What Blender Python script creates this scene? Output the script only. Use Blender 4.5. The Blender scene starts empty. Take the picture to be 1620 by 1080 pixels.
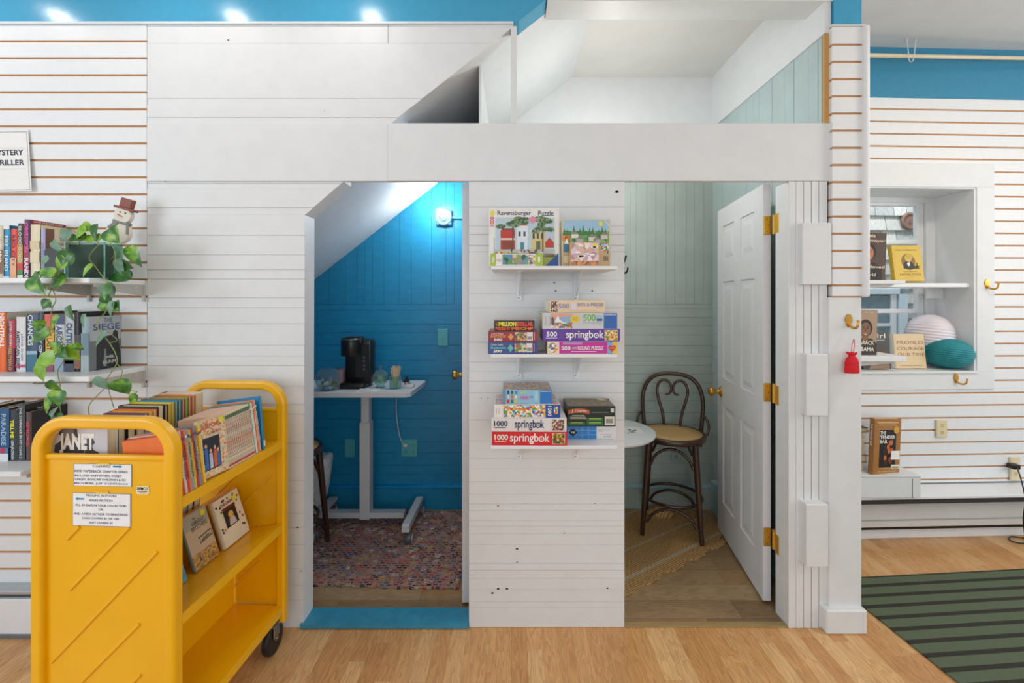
import bpy, bmesh, math, random
from mathutils import Vector, Matrix, Euler
random.seed(7)
D = bpy.data
SC = bpy.context.scene
COL = SC.collection
PI = math.pi
# ------------------------------------------------------------------ camera
FPX, VX, VY, CH = 720.0, 810.0, 470.0, 1.48      # focal length in px, vanishing point, eye height
cam = D.objects.new('camera', D.cameras.new('camera')); COL.objects.link(cam)
cam.data.sensor_width = 36.0; cam.data.lens = 36.0*FPX/1620.0
cam.data.shift_x = (810.0-VX)/1620.0; cam.data.shift_y = (VY-540.0)/1620.0
cam.data.clip_start = 0.05
cam.location = (0, 0, CH); cam.rotation_euler = (PI/2, 0, 0)
SC.camera = cam
# ------------------------------------------------------------------ world, light, exposure
SC.view_settings.view_transform = 'Standard'; SC.view_settings.look = 'None'
SC.view_settings.gamma = 1.0; SC.view_settings.use_curve_mapping = False
SC.view_settings.exposure = 0.0
W = D.worlds.new('sky'); SC.world = W; W.use_nodes = True
bg = W.node_tree.nodes['Background']; bg.inputs[0].default_value = (0.90, 0.96, 1.0, 1); bg.inputs[1].default_value = 0.63
def area(name, loc, rot, sx, sy, power, col):
    l = D.lights.new(name, 'AREA'); l.shape = 'RECTANGLE'; l.size = sx; l.size_y = sy; l.energy = power; l.color = col
    o = D.objects.new(name, l); COL.objects.link(o); o.location = loc; o.rotation_euler = rot
    return o
def point(name, loc, power, col, r=0.03):
    l = D.lights.new(name, 'POINT'); l.energy = power; l.color = col; l.shadow_soft_size = r
    o = D.objects.new(name, l); COL.objects.link(o); o.location = loc
    return o
area('daylight_left_window', (-3.3, -0.6, 1.7), (0, -PI/2, 0.35), 1.5, 1.6, 38, (0.86, 0.93, 1.0))
area('daylight_shop_window', (0.6, -2.6, 1.7), (PI/2, 0, 0), 3.0, 1.8, 30, (0.95, 0.98, 1.0))
for lx in (-2.39, -1.46, -0.74): area('ceiling_spot_light', (lx, 1.65, 2.96), (0, 0, 0), 0.07, 0.07, 1.9, (1.0, 0.96, 0.92))
area('alcove_fill_light', (4.3, 0.9, 1.9), (0, PI/2, -0.5), 1.4, 1.6, 28, (1.0, 0.97, 0.93))  # added fill lamp for the alcove ceiling and wall, no window built there
area('ceiling_lamp_light', (2.6, 1.6, 2.96), (0, 0, 0), 0.25, 0.25, 12, (1.0, 0.86, 0.70))
point('closet_bulb_light', (-0.50, 2.985, 2.085), 7.5, (1.0, 0.98, 0.96), 0.045)
point('reading_closet_light', (0.58, 2.62, 2.32), 11, (1.0, 0.97, 0.92), 0.06)
area('shingle_fill_light', (2.7, 3.42, 2.95), (math.radians(38), 0, 0), 2.6, 0.2, 26, (0.93, 0.97, 1.0))  # added area lamp, brightens the neighbouring shingles in place of open sky
# ------------------------------------------------------------------ helpers
def S(px, py, Y):                     # point at depth Y seen at a pixel of the 1620x1080 frame
    return Vector(((px-VX)/FPX*Y, Y, CH+(VY-py)/FPX*Y))
def sx(px, Y): return (px-VX)/FPX*Y
def sz(py, Y): return CH+(VY-py)/FPX*Y
def fl(px, py):                       # floor point
    Y = CH*FPX/(py-VY); return Vector(((px-VX)/FPX*Y, Y, 0))
def lin(h):
    h = h.lstrip('#'); o = []
    for i in (0, 2, 4):
        c = int(h[i:i+2], 16)/255
        o.append(c/12.92 if c <= 0.04045 else ((c+0.055)/1.055)**2.4)
    return (*o, 1.0)
class NT:
    def __init__(s, m): s.t = m.node_tree; s.n = s.t.nodes
    def new(s, typ, **kw):
        n = s.n.new(typ)
        for k, v in kw.items(): setattr(n, k, v)
        return n
    def link(s, a, b): s.t.links.new(a, b)
    def math(s, op, a, b=None, c=None):
        n = s.new('ShaderNodeMath', operation=op)
        for i, x in enumerate((a, b, c)):
            if x is None: continue
            if isinstance(x, (int, float)): n.inputs[i].default_value = x
            else: s.link(x, n.inputs[i])
        return n.outputs[0]
    def ramp(s, fac, stops, const=False):
        r = s.new('ShaderNodeValToRGB'); e = r.color_ramp.elements
        if const: r.color_ramp.interpolation = 'CONSTANT'
        while len(e) < len(stops): e.new(0.5)
        for i, (p, c) in enumerate(stops): e[i].position = p; e[i].color = lin(c) if isinstance(c, str) else c
        s.link(fac, r.inputs[0]); return r.outputs[0]
    def mix(s, fac, a, b, mode='MIX'):
        m = s.new('ShaderNodeMix', data_type='RGBA', blend_type=mode)
        for i, x in ((0, fac), (6, a), (7, b)):
            if isinstance(x, (int, float)): m.inputs[i].default_value = x
            elif isinstance(x, tuple): m.inputs[i].default_value = x
            else: s.link(x, m.inputs[i])
        return m.outputs[2]
    def mapping(s, sc=(1, 1, 1), rot=(0, 0, 0), kind='Object'):
        tc = s.new('ShaderNodeTexCoord'); mp = s.new('ShaderNodeMapping')
        mp.inputs['Scale'].default_value = sc; mp.inputs['Rotation'].default_value = rot
        s.link(tc.outputs[kind], mp.inputs[0]); return mp.outputs[0]
_mc = {}
def newmat(name):
    m = D.materials.new(name); m.use_nodes = True
    b = m.node_tree.nodes['Principled BSDF']; return m, NT(m), b
def mat(h, rough=0.5, var=0.05, bump=0.0, metal=0.0, scale=25.0, spec=0.5, stretch=(1, 1, 1), coat=0.0):
    key = (h, rough, var, bump, metal, scale, spec, stretch, coat)
    if key in _mc: return _mc[key]
    m, t, b = newmat('paint_'+h.strip('#'))
    c = lin(h)
    nz = t.new('ShaderNodeTexNoise'); nz.inputs['Scale'].default_value = scale; nz.inputs['Detail'].default_value = 4
    t.link(t.mapping(stretch), nz.inputs['Vector'])
    lo = tuple(x*(1-var) for x in c[:3])+(1,); hi = tuple(min(1, x*(1+var*0.6)) for x in c[:3])+(1,)
    t.link(t.ramp(nz.outputs['Fac'], [(0.3, lo), (0.7, hi)]), b.inputs['Base Color'])
    b.inputs['Roughness'].default_value = rough; b.inputs['Metallic'].default_value = metal
    b.inputs['Specular IOR Level'].default_value = spec
    if coat: b.inputs['Coat Weight'].default_value = coat; b.inputs['Coat Roughness'].default_value = 0.1
    if bump:
        bp = t.new('ShaderNodeBump'); bp.inputs['Strength'].default_value = bump; bp.inputs['Distance'].default_value = 0.004
        t.link(nz.outputs['Fac'], bp.inputs['Height']); t.link(bp.outputs[0], b.inputs['Normal'])
    _mc[key] = m; return m
def art(cols, scale=60.0, rough=0.4, sc=(1, 1, 1), rnd=1.0):   # busy printed picture: cells in a palette
    key = ('art', tuple(cols), scale, sc)
    if key in _mc: return _mc[key]
    m, t, b = newmat('printed_picture')
    v = t.new('ShaderNodeTexVoronoi'); v.inputs['Scale'].default_value = scale; v.inputs['Randomness'].default_value = rnd
    t.link(t.mapping(sc), v.inputs['Vector'])
    sp = t.new('ShaderNodeSeparateColor'); t.link(v.outputs['Color'], sp.inputs[0])
    n = len(cols)
    t.link(t.ramp(sp.outputs[0], [(i/n, c) for i, c in enumerate(cols)], True), b.inputs['Base Color'])
    b.inputs['Roughness'].default_value = rough
    _mc[key] = m; return m
def glass(h='#dff0ee', haze=0.10, tint=0.94):      # thin clear sheet: mostly see-through, glossy, a little milky
    key = ('glass', h, haze, tint)
    if key in _mc: return _mc[key]
    m, t, b = newmat('clear_glass'); out = [n for n in t.n if n.type == 'OUTPUT_MATERIAL'][0]
    nz = t.new('ShaderNodeTexNoise'); nz.inputs['Scale'].default_value = 9; t.link(t.mapping((1, 1, 1)), nz.inputs['Vector'])
    b.inputs['Base Color'].default_value = lin(h); b.inputs['Roughness'].default_value = 0.05
    bp = t.new('ShaderNodeBump'); bp.inputs['Strength'].default_value = 0.03; t.link(nz.outputs[0], bp.inputs['Height']); t.link(bp.outputs[0], b.inputs['Normal'])
    tr = t.new('ShaderNodeBsdfTransparent'); c = lin(h); tr.inputs[0].default_value = (c[0]*tint, c[1]*tint, c[2]*tint, 1)
    fr = t.new('ShaderNodeLayerWeight'); fr.inputs[0].default_value = 0.5; fc = t.math('POWER', fr.outputs['Facing'], 4.0)
    mx = t.new('ShaderNodeMixShader'); t.link(t.math('ADD', t.math('MULTIPLY', fc, 0.55), haze), mx.inputs[0]); t.link(tr.outputs[0], mx.inputs[1]); t.link(b.outputs[0], mx.inputs[2])
    t.link(mx.outputs[0], out.inputs['Surface']); _mc[key] = m; return m
def emit(h, s):
    m, t, b = newmat('glowing_lamp'); b.inputs['Base Color'].default_value = lin(h)
    b.inputs['Emission Color'].default_value = lin(h); b.inputs['Emission Strength'].default_value = s
    return m
def planks(name, w, L, along_y, cols, grain=0.35, rough=0.35, gap=0.02, gapdark=0.6, seed=0.0):
    m, t, b = newmat(name)
    tc = t.new('ShaderNodeTexCoord'); sp = t.new('ShaderNodeSeparateXYZ'); t.link(tc.outputs['Object'], sp.inputs[0])
    x, y = (sp.outputs[0], sp.outputs[1]) if along_y else (sp.outputs[1], sp.outputs[0])
    a = t.math('DIVIDE', t.math('ADD', x, 20+seed), w); ia = t.math('FLOOR', a); fa = t.math('FRACT', a)
    w1 = t.new('ShaderNodeTexWhiteNoise', noise_dimensions='1D'); t.link(ia, w1.inputs['W'])
    bb = t.math('ADD', t.math('DIVIDE', t.math('ADD', y, 20), L), t.math('MULTIPLY', w1.outputs[0], 9.0)); ib = t.math('FLOOR', bb); fb = t.math('FRACT', bb)
    cb = t.new('ShaderNodeCombineXYZ'); t.link(ia, cb.inputs[0]); t.link(ib, cb.inputs[1])
    w2 = t.new('ShaderNodeTexWhiteNoise', noise_dimensions='2D'); t.link(cb.outputs[0], w2.inputs['Vector'])
    n = len(cols)
    base = t.ramp(w2.outputs[0], [(i/max(1, n-1), c) for i, c in enumerate(cols)])
    gv = t.new('ShaderNodeCombineXYZ')
    t.link(t.math('MULTIPLY', x, 17.0), gv.inputs[0]); t.link(t.math('MULTIPLY', y, 2.0), gv.inputs[1]); t.link(t.math('MULTIPLY', w2.outputs[0], 40.0), gv.inputs[2])
    nz = t.new('ShaderNodeTexNoise'); nz.inputs['Scale'].default_value = 1.0; nz.inputs['Detail'].default_value = 3
    t.link(gv.outputs[0], nz.inputs['Vector'])
    rings = t.math('FRACT', t.math('MULTIPLY', nz.outputs['Fac'], 13.0))
    fine = t.new('ShaderNodeTexNoise'); fine.inputs['Scale'].default_value = 9.0; fine.inputs['Detail'].default_value = 5
    t.link(gv.outputs[0], fine.inputs['Vector'])
    g = t.math('ADD', t.math('MULTIPLY', rings, 0.55), t.math('MULTIPLY', fine.outputs['Fac'], 0.6))
    dk = t.ramp(g, [(0.1, (1-grain, 1-grain*1.15, 1-grain*1.3, 1)), (0.75, (1.0, 1.0, 1.0, 1))])
    c = t.mix(1.0, base, dk, 'MULTIPLY')
    edge = t.math('MAXIMUM', t.math('LESS_THAN', fa, gap), t.math('LESS_THAN', fb, gap*w/L))
    c = t.mix(t.math('MULTIPLY', edge, gapdark), c, (0.05, 0.03, 0.015, 1))
    t.link(c, b.inputs['Base Color']); b.inputs['Roughness'].default_value = rough
    return m
class Fr:                                                   # a flat printed area: origin, full width vector, full height vector
    def __init__(s, o, u, v):
        s.o, s.u, s.v = Vector(o), Vector(u), Vector(v); s.n = s.u.cross(s.v).normalized()
    def p(s, a, b, l=0.0): return s.o+s.u*a+s.v*b+s.n*l
    def sub(s, a0, b0, a1, b1, l=0.0): return Fr(s.p(a0, b0, l), s.u*(a1-a0), s.v*(b1-b0))
_tc = {}
def textgeo(txt, bold):
    k = (txt, bold)
    if k in _tc: return _tc[k]
    cu = D.curves.new('t', 'FONT'); cu.body = txt; cu.size = 1; cu.offset = bold; cu.resolution_u = 3
    ob = D.objects.new('t', cu); COL.objects.link(ob)
    dg = bpy.context.evaluated_depsgraph_get(); me = D.meshes.new_from_object(ob.evaluated_get(dg))
    vs = [(v.co.x, v.co.y) for v in me.vertices]; fs = [tuple(p.vertices) for p in me.polygons]
    D.objects.remove(ob); D.curves.remove(cu); D.meshes.remove(me)
    if not vs: return ([], [])
    x0 = min(v[0] for v in vs); x1 = max(v[0] for v in vs); y0 = min(v[1] for v in vs); y1 = max(v[1] for v in vs)
    vs = [((x-x0)/max(1e-6, x1-x0), (y-y0)/max(1e-6, y1-y0)) for x, y in vs]
    _tc[k] = (vs, fs); return _tc[k]
class MB:                                                   # gathers shapes, then becomes ONE mesh object
    def __init__(s): s.v = []; s.f = []; s.mi = []; s.sm = []; s.mats = []
    def add(s, vs, fs, m, smooth=False, M=None):
        if m not in s.mats: s.mats.append(m)
        k = s.mats.index(m); o = len(s.v)
        s.v += [(M @ Vector(v)) if M else Vector(v) for v in vs]
        for f in fs: s.f.append([i+o for i in f]); s.mi.append(k); s.sm.append(smooth)
        return s
    def bm(s, b, m, smooth=False, M=None):
        b.verts.index_update()
        s.add([v.co.copy() for v in b.verts], [[v.index for v in f.verts] for f in b.faces], m, smooth, M); b.free(); return s
    def box(s, x0, x1, y0, y1, z0, z1, m, bev=0.0, M=None, seg=1):
        if x0 > x1: x0, x1 = x1, x0
        if y0 > y1: y0, y1 = y1, y0
        if z0 > z1: z0, z1 = z1, z0
        if bev <= 0:
            vs = [(x, y, z) for z in (z0, z1) for y in (y0, y1) for x in (x0, x1)]
            return s.add(vs, [(0, 2, 3, 1), (4, 5, 7, 6), (0, 1, 5, 4), (2, 6, 7, 3), (0, 4, 6, 2), (1, 3, 7, 5)], m, False, M)
        b = bmesh.new(); bmesh.ops.create_cube(b, size=1)
        for v in b.verts: v.co = Vector(((x0+x1)/2+v.co.x*(x1-x0), (y0+y1)/2+v.co.y*(y1-y0), (z0+z1)/2+v.co.z*(z1-z0)))
        bmesh.ops.bevel(b, geom=b.edges[:], offset=min(bev, (x1-x0)*.45, (y1-y0)*.45, (z1-z0)*.45), segments=seg, affect='EDGES', profile=0.5)
        return s.bm(b, m, seg > 1, M)
    def tube(s, pts, r, m, seg=10, closed=False, flat=1.0, caps=True):
        pts = [Vector(p) for p in pts]; n = len(pts); vs = []; fs = []
        rr = r if isinstance(r, (list, tuple)) else [r]*n
        t0 = (pts[1]-pts[0]).normalized(); up = Vector((0, 0, 1)) if abs(t0.z) < 0.9 else Vector((1, 0, 0))
        nx = t0.cross(up).normalized(); pt = t0
        for i, p in enumerate(pts):
            if closed: t = (pts[(i+1) % n]-pts[i-1]).normalized()
            elif i == 0: t = t0
            elif i == n-1: t = (pts[i]-pts[i-1]).normalized()
            else: t = (pts[i+1]-pts[i-1]).normalized()
            q = pt.rotation_difference(t); nx = q @ nx; nx = (nx-t*nx.dot(t)).normalized(); pt = t; ny = t.cross(nx)
            for k in range(seg):
                a = 2*PI*k/seg; vs.append(p+nx*math.cos(a)*rr[i]+ny*math.sin(a)*rr[i]*flat)
        for i in range(n if closed else n-1):
            j = (i+1) % n
            for k in range(seg):
                l = (k+1) % seg; fs.append((i*seg+k, i*seg+l, j*seg+l, j*seg+k))
        s.add(vs, fs, m, True)
        if not closed and caps:
            s.add(vs[:seg], [tuple(range(seg))[::-1]], m); s.add(vs[-seg:], [tuple(range(seg))], m)
        return s
    def sweep(s, pts, prof, m, xdir, smooth=False):          # profile (a along xdir, b along in-plane normal) swept along a planar path
        pts = [Vector(p) for p in pts]; xdir = Vector(xdir).normalized(); n = len(pts); k = len(prof); vs = []; fs = []
        for i in range(n):
            t = (pts[min(i+1, n-1)]-pts[max(i-1, 0)]).normalized(); nn = xdir.cross(t).normalized()
            for a, b in prof: vs.append(pts[i]+xdir*a+nn*b)
        for i in range(n-1):
            for j in range(k):
                l = (j+1) % k; fs.append((i*k+j, i*k+l, (i+1)*k+l, (i+1)*k+j))
        fs += [tuple(range(k))[::-1], tuple((n-1)*k+j for j in range(k))]
        return s.add(vs, fs, m, smooth)
    def lathe(s, prof, c, m, seg=24, M=None, smooth=True, squash=1.0):   # prof: (radius, z)
        c = Vector(c); vs = []; fs = []; n = len(prof)
        for r, z in prof:
            for k in range(seg):
                a = 2*PI*k/seg; vs.append(Vector((r*math.cos(a), r*math.sin(a)*squash, z)))
        for i in range(n-1):
            for k in range(seg):
                l = (k+1) % seg; fs.append((i*seg+k, i*seg+l, (i+1)*seg+l, (i+1)*seg+k))
        if prof[0][0] > 1e-6: fs.append(tuple(range(seg))[::-1])
        if prof[-1][0] > 1e-6: fs.append(tuple((n-1)*seg+k for k in range(seg)))
        T = Matrix.Translation(c)
        return s.add(vs, fs, m, smooth, T @ M if M else T)
    def prism(s, poly, a0, a1, m, axis='y', mfront=None):    # polygon in the other two axes, extruded along axis
        P = {'y': lambda u, v, a: (u, a, v), 'x': lambda u, v, a: (a, u, v), 'z': lambda u, v, a: (u, v, a)}[axis]
        n = len(poly); ar = sum(poly[i][0]*poly[(i+1) % n][1]-poly[(i+1) % n][0]*poly[i][1] for i in range(n))
        if (ar < 0) != (axis == 'z' and False): poly = poly[::-1] if ar < 0 else poly
        if axis == 'y': fr, bk = tuple(range(n)), tuple(range(2*n-1, n-1, -1))
        else: fr, bk = tuple(range(n))[::-1], tuple(range(n, 2*n))
        vs = [P(u, v, a0) for u, v in poly]+[P(u, v, a1) for u, v in poly]
        side = [((i+1) % n, i, i+n, (i+1) % n+n) if axis == 'y' else (i, (i+1) % n, (i+1) % n+n, i+n) for i in range(n)]
        s.add(vs, [bk]+side, m); return s.add(vs, [fr], mfront or m)
    def rect(s, F, a0, b0, a1, b1, m, l=0.0004): return s.add([F.p(a0, b0, l), F.p(a1, b0, l), F.p(a1, b1, l), F.p(a0, b1, l)], [(0, 1, 2, 3)], m)
    def poly(s, F, pts, m, l=0.0006): return s.add([F.p(a, b, l) for a, b in pts], [tuple(range(len(pts)))], m)
    def disc(s, F, a, b, ra, rb, m, l=0.0006, n=20): return s.poly(F, [(a+ra*math.cos(2*PI*k/n), b+rb*math.sin(2*PI*k/n)) for k in range(n)], m, l)
    def text(s, F, txt, a0, b0, a1, b1, m, l=0.0008, bold=0.0):
        vs, fs = textgeo(txt, bold)
        return s.add([F.p(a0+(a1-a0)*x, b0+(b1-b0)*y, l) for x, y in vs], fs, m)
    def build(s, name, parent=None, label=None, cat=None, group=None, kind=None, world=False, loc=None, rz=0.0):
        me = D.meshes.new(name); off = Vector((0, 0, 0))
        if parent is None and kind != 'structure' and loc is None and s.v:
            xs = [v.x for v in s.v]; ys = [v.y for v in s.v]; zs = [v.z for v in s.v]
            off = Vector(((min(xs)+max(xs))/2, (min(ys)+max(ys))/2, min(zs)))
        V = s.v
        if parent is not None and world: I = root_mat(parent).inverted(); V = [I @ v for v in s.v]
        me.from_pydata([v-off for v in V], [], s.f)
        for m in s.mats: me.materials.append(m)
        me.polygons.foreach_set('material_index', s.mi); me.polygons.foreach_set('use_smooth', s.sm); me.update()
        o = D.objects.new(name, me); COL.objects.link(o)
        if parent is not None: o.parent = parent
        elif loc is not None: o.location = loc; o.rotation_euler = (0, 0, rz)
        else: o.location = off
        tag(o, label, cat, group, kind); return o
def root_mat(o):
    M = Matrix.LocRotScale(o.location, o.rotation_euler, None)
    return root_mat(o.parent) @ M if o.parent else M
def tag(o, label=None, cat=None, group=None, kind=None):
    if label: o['label'] = label
    if cat: o['category'] = cat
    if group: o['group'] = group
    if kind: o['kind'] = kind
    return o
def thing(name, label, cat, loc, rz=0.0, group=None, rot=None):
    o = D.objects.new(name, None); o.empty_display_size = 0.05; COL.objects.link(o)
    o.location = loc; o.rotation_euler = rot if rot else (0, 0, rz)
    return tag(o, label, cat, group)
def struct(name, mb, loc=None, rz=0.0, parent=None): return mb.build(name, parent, kind=None if parent else 'structure', loc=loc if loc else (None if parent else (0, 0, 0)), rz=rz)
def clipz(poly, z0, z1):
    def half(P, keep, z):
        out = []
        for i in range(len(P)):
            a, b = P[i-1], P[i]; ka, kb = keep(a[1]), keep(b[1])
            if ka != kb: t = (z-a[1])/(b[1]-a[1]); out.append((a[0]+(b[0]-a[0])*t, z))
            if kb: out.append(b)
        return out
    P = half(poly, lambda q: q >= z0, z0)
    return half(P, lambda q: q <= z1, z1) if P else []
def arc(cx, cz, r, a0, a1, n): return [(cx+r*math.cos(math.radians(a0+(a1-a0)*i/n)), cz+r*math.sin(math.radians(a0+(a1-a0)*i/n))) for i in range(n+1)]
def smooth_path(pts, n=6):
    pts = [Vector(p) for p in pts]; out = []
    for i in range(len(pts)-1):
        p0 = pts[max(i-1, 0)]; p1 = pts[i]; p2 = pts[i+1]; p3 = pts[min(i+2, len(pts)-1)]
        for k in range(n):
            t = k/n
            out.append(0.5*((2*p1)+(p2-p0)*t+(2*p0-5*p1+4*p2-p3)*t*t+(-p0+3*p1-3*p2+p3)*t**3))
    return out+[pts[-1]]
WHITE = mat('#e1e4e6', 0.45, 0.025, 0.05, scale=14)
WHITE2 = mat('#e8ebee', 0.4, 0.02)
GROOVE = mat('#bd8c5e', 0.7, 0.1)
GAP = mat('#5c5750', 0.9, 0.3)
BRASS = mat('#d2a24e', 0.33, 0.06, metal=1.0)
BLACK = mat('#141416', 0.4, 0.1)
STEEL = mat('#a9a9a6', 0.3, 0.05, metal=0.9)
PAGES = mat('#e3d3ae', 0.8, 0.12, stretch=(30, 30, 1), scale=18)
PAPER = mat('#eeeeec', 0.6, 0.02)
INK = mat('#2a2d3c', 0.6, 0.05)
PRINTW = mat('#f4f2ec', 0.5, 0.02)
# ================================================================== THE SETTING
YW, YB, ZC = 2.04, 3.20, 3.02          # plank wall, closet back wall, ceiling
OAK = planks('oak_laminate_floor', 0.066, 0.62, True, ['#cc955c', '#dfac72', '#d29c62', '#e8bd85', '#d0975c'], 0.34, 0.32, 0.015, 0.35)
HICK = planks('brown_plank_floor', 0.125, 0.95, False, ['#95775a', '#b59a74', '#8a7050', '#b08e62', '#a08260'], 0.34, 0.4, 0.02, 0.6, seed=0.03)
BLUEP = mat('#45a3cb', 0.22, 0.04, 0.08, scale=30)
BLUEC = mat('#1f8dba', 0.33, 0.10, 0.06, scale=9, stretch=(1, 1, 5))
TEAL = mat('#adb9b4', 0.42, 0.07, 0.05, scale=8)
struct('floor', MB().box(-3.4, 4.4, -3.0, 2.04, -0.05, 0, OAK).box(1.6, 4.4, 2.04, 2.98, -0.05, 0, OAK))
struct('floor_closet', MB().box(-1.76, 1.425, 2.04, 3.26, -0.05, 0.001, HICK))
CEIL = mat('#dfdedc', 0.7, 0.04, 0.15, scale=5)
struct('ceiling', MB().box(-3.4, 4.4, -3.0, 3.3, ZC, ZC+0.06, CEIL))
def soff(x): return 2.69+0.7826*x
LP = [(-1.634, 0), (-.935, 0), (-.929, 1.848), (-.756, 1.998), (-.756, 2.2589), (-.544, 2.2589), (.006, 2.692), (.006, 2.704), (-1.634, 2.704)]
MP = [(-.193, 0), (.504, 0), (.504, 1.998), (-.193, 1.998)]
BP = [(-.756, 1.998), (1.437, 1.998), (1.437, 2.2589), (-.756, 2.2589)]
wf = MB()
wf.prism(LP, YW+.010, YW+.10, WHITE, 'y', GAP); wf.prism(MP, YW+.010, YW+.10, WHITE, 'y', GAP)
rng = random.Random(3)
def skin(mb, poly, zs, g=.0008):
    for a, b in zip(zs[:-1], zs[1:]):
        P = clipz(poly, a+g*rng.uniform(.3, 1), b-g*rng.uniform(.3, 1))
        if len(P) > 2: mb.prism(P, YW+rng.uniform(-.0016, .0016), YW+.0102, WHITE, 'y')
lz = sorted([0, 0.125]+[sz(y, YW) for y in (69, 156, 166, 186, 290, 297, 328, 339, 372, 403, 426, 441, 471, 487, 512, 546, 563, 578, 611, 639, 655, 700, 724, 760, 778, 812, 835, 861, 899, 925)]+[2.2589, 1.998, 2.704])
skin(wf, LP, lz)
mz = sorted([0, 1.998]+[sz(y, YW) for y in (327, 357, 371, 388, 398, 443, 464, 487, 541, 572, 587, 603, 621, 664, 697, 725, 741, 762, 782, 797, 807, 823, 832, 844, 861, 891, 901, 914, 931, 952, 960)])
skin(wf, MP, mz)
for F, holes in ((Fr((0, YW-.0017, 0), (1, 0, 0), (0, 0, 1)), [(790, 857), (790, 880), (818, 868), (818, 880), (818, 888)]),):
    pass
dk = mat('#1d1b19', .9)
kn = MB()
for px, py, r in [(788, 931, 2.2), (802, 931, 2.2), (779, 938, 2), (818, 868, 2), (818, 889, 1.4), (788, 800, 1.4), (961, 930, 1.8), (893, 843, 1), (941, 796, 1), (976, 303, 3), (937, 460, 1.4), (879, 460, 1.4), (877, 447, 1.5), (963, 631, 1.3), (761, 630, 1), (772, 630, 1), (361, 221, 1.4), (361, 63, 1.4), (471, 834, 1.5), (477, 903, 1.2), (513, 175, .9), (487, 908, .8), (261, 287, 1.2)]:
    p = S(px, py, YW-.0018)
    wf.lathe([(0, 0), (r/353, 0)], (p.x, p.y, p.z), dk, 8, Matrix.Rotation(PI/2, 4, 'X'), False, .6)
wf.box(-.5555, -.5547, YW-.0025, YW-.001, 2.618, 2.70, GAP)
struct('wall_front', wf)
bm_ = MB().box(-1.634, -.5552, YW-.004, YW+.02, 1.999, 2.2585, WHITE, .0012).box(-.5548, 1.437, YW-.006, YW+.022, 1.999, 2.2585, WHITE, .002)
struct('trim_1', bm_)                                                      # long cross beam
# blue wall above the planks, header over the closet, blue strip over the pillar
HB = [(-3.2, 2.709), (.006, 2.709), (.0325, 2.7154), (.155, 2.812), (.158, ZC), (-3.2, ZC)]
up = MB().prism(HB, YW-.006, YW+.10, BLUEP, 'y')
up.box(-3.2, .006, YW-.012, YW+.02, 2.699, 2.710, mat('#d8e4ea', .4), .001)
struct('wall_upper', up)
struct('wall_header', MB().box(.158, 1.4375, YW-.004, 2.174, 2.805, ZC, WHITE))
st = MB()                                                                  # stair soffit inside the closets
xa, xb = -1.74, (ZC-2.69)/.7826
st.prism([(xa, soff(xa)), (xb, soff(xb)), (xa, soff(xb)+.02)], YW+.10, YB+.02, WHITE, 'y')
st.box(-.512, -.15, YW+.10, YB, 2.286, 2.296, WHITE)  # added unseen board, keeps the closet bulb's light off the soffit above
struct('ceiling_soffit', st)
struct('trim_2', MB().box(-.006, .022, YW-.004, YW+.05, 2.2589, 2.693, WHITE, .002))
# ------- closet back wall: vertical boards above, horizontal below
def boards(mb, m, x0, x1, xs, z_mid, z_top, zs, Y, under=None):
    xs = [x0]+[x for x in xs if x0 < x < x1]+[x1]
    for a, b in zip(xs[:-1], xs[1:]):
        d = rng.uniform(0, .0035)
        if under:
            mb.prism([(a+.0006, z_mid+.001), (b-.0006, z_mid+.001), (b-.0006, min(z_top, under(b)+.02)), (a+.0006, min(z_top, max(z_mid+.01, under(a)+.02)))], Y-d, Y+.012, m, 'y')
        else: mb.box(a+.0006, b-.0006, Y-d, Y+.012, z_mid+.001, z_top, m, .0007)
    for a, b in zip(zs[:-1], zs[1:]): mb.box(x0, x1, Y-rng.uniform(0, .0035), Y+.012, a+.0006, b-.0006, m, .0008)
def zlist(z0, z1, lo, hi):
    o = [z0]
    while o[-1] < z1-hi: o.append(o[-1]+rng.uniform(lo, hi))
    return o+[z1]
wb = MB()
bx = [sx(480+.2314*c, YB) for c in (92, 175, 210, 290, 368, 420, 472, 550, 658, 738, 875, 975, 1030)]
boards(wb, BLUEC, -1.74, -.155, bx, 1.43, 2.72, zlist(.165, 1.43, .06, .11), YB, soff)
wb.box(-1.74, -.155, YB+.012, YB+.05, 0, ZC, mat('#04527c', .8))
struct('wall_back_blue', wb)
wt = MB()
tx = [sx(960+.324*c, YB) for c in (113, 145, 195, 240, 290, 332, 388, 428, 472)]
boards(wt, TEAL, -.145, 1.413, tx, 1.43, 2.68, zlist(.165, 1.43, .05, .09), YB)
wt.box(-.145, 1.413, YB+.012, YB+.05, 0, ZC, mat('#77857f', .8)); wt.box(-.145, 1.413, YB-.012, YB+.02, 2.68, ZC, WHITE)
struct('wall_back_teal', wt)
pw = MB(); PT = [(YW+.10, 0), (YB, 0), (YB, 2.60), (YW+.10, 2.60)]
pw.box(-.155, -.150, YW+.10, YB, 0, 2.1, BLUEC).box(-.150, -.145, YW+.10, YB, 0, 2.1, TEAL).box(-.155, -.145, YW+.10, YB, 2.1, soff(-.155), WHITE)
struct('wall_partition', pw)
struct('wall_closet_left', MB().box(-1.78, -1.72, YW+.1, YB+.05, 0, ZC, BLUEC))
TEAL2 = mat('#b4c7c8', .42, .06, .05, scale=8)
wr = MB(); ys = [YW+.035, 2.1, 2.17, 2.28, 2.36, 2.47, 2.6, 2.66, 2.74, 2.83, 2.95, 3.06, YB]
for a, b in zip(ys[:-1], ys[1:]): wr.box(1.413-rng.uniform(0, .003), 1.425, a+.0008, b-.0008, 1.43, 2.665, TEAL2, .0006)
zz = zlist(.165, 1.43, .06, .1)
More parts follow.
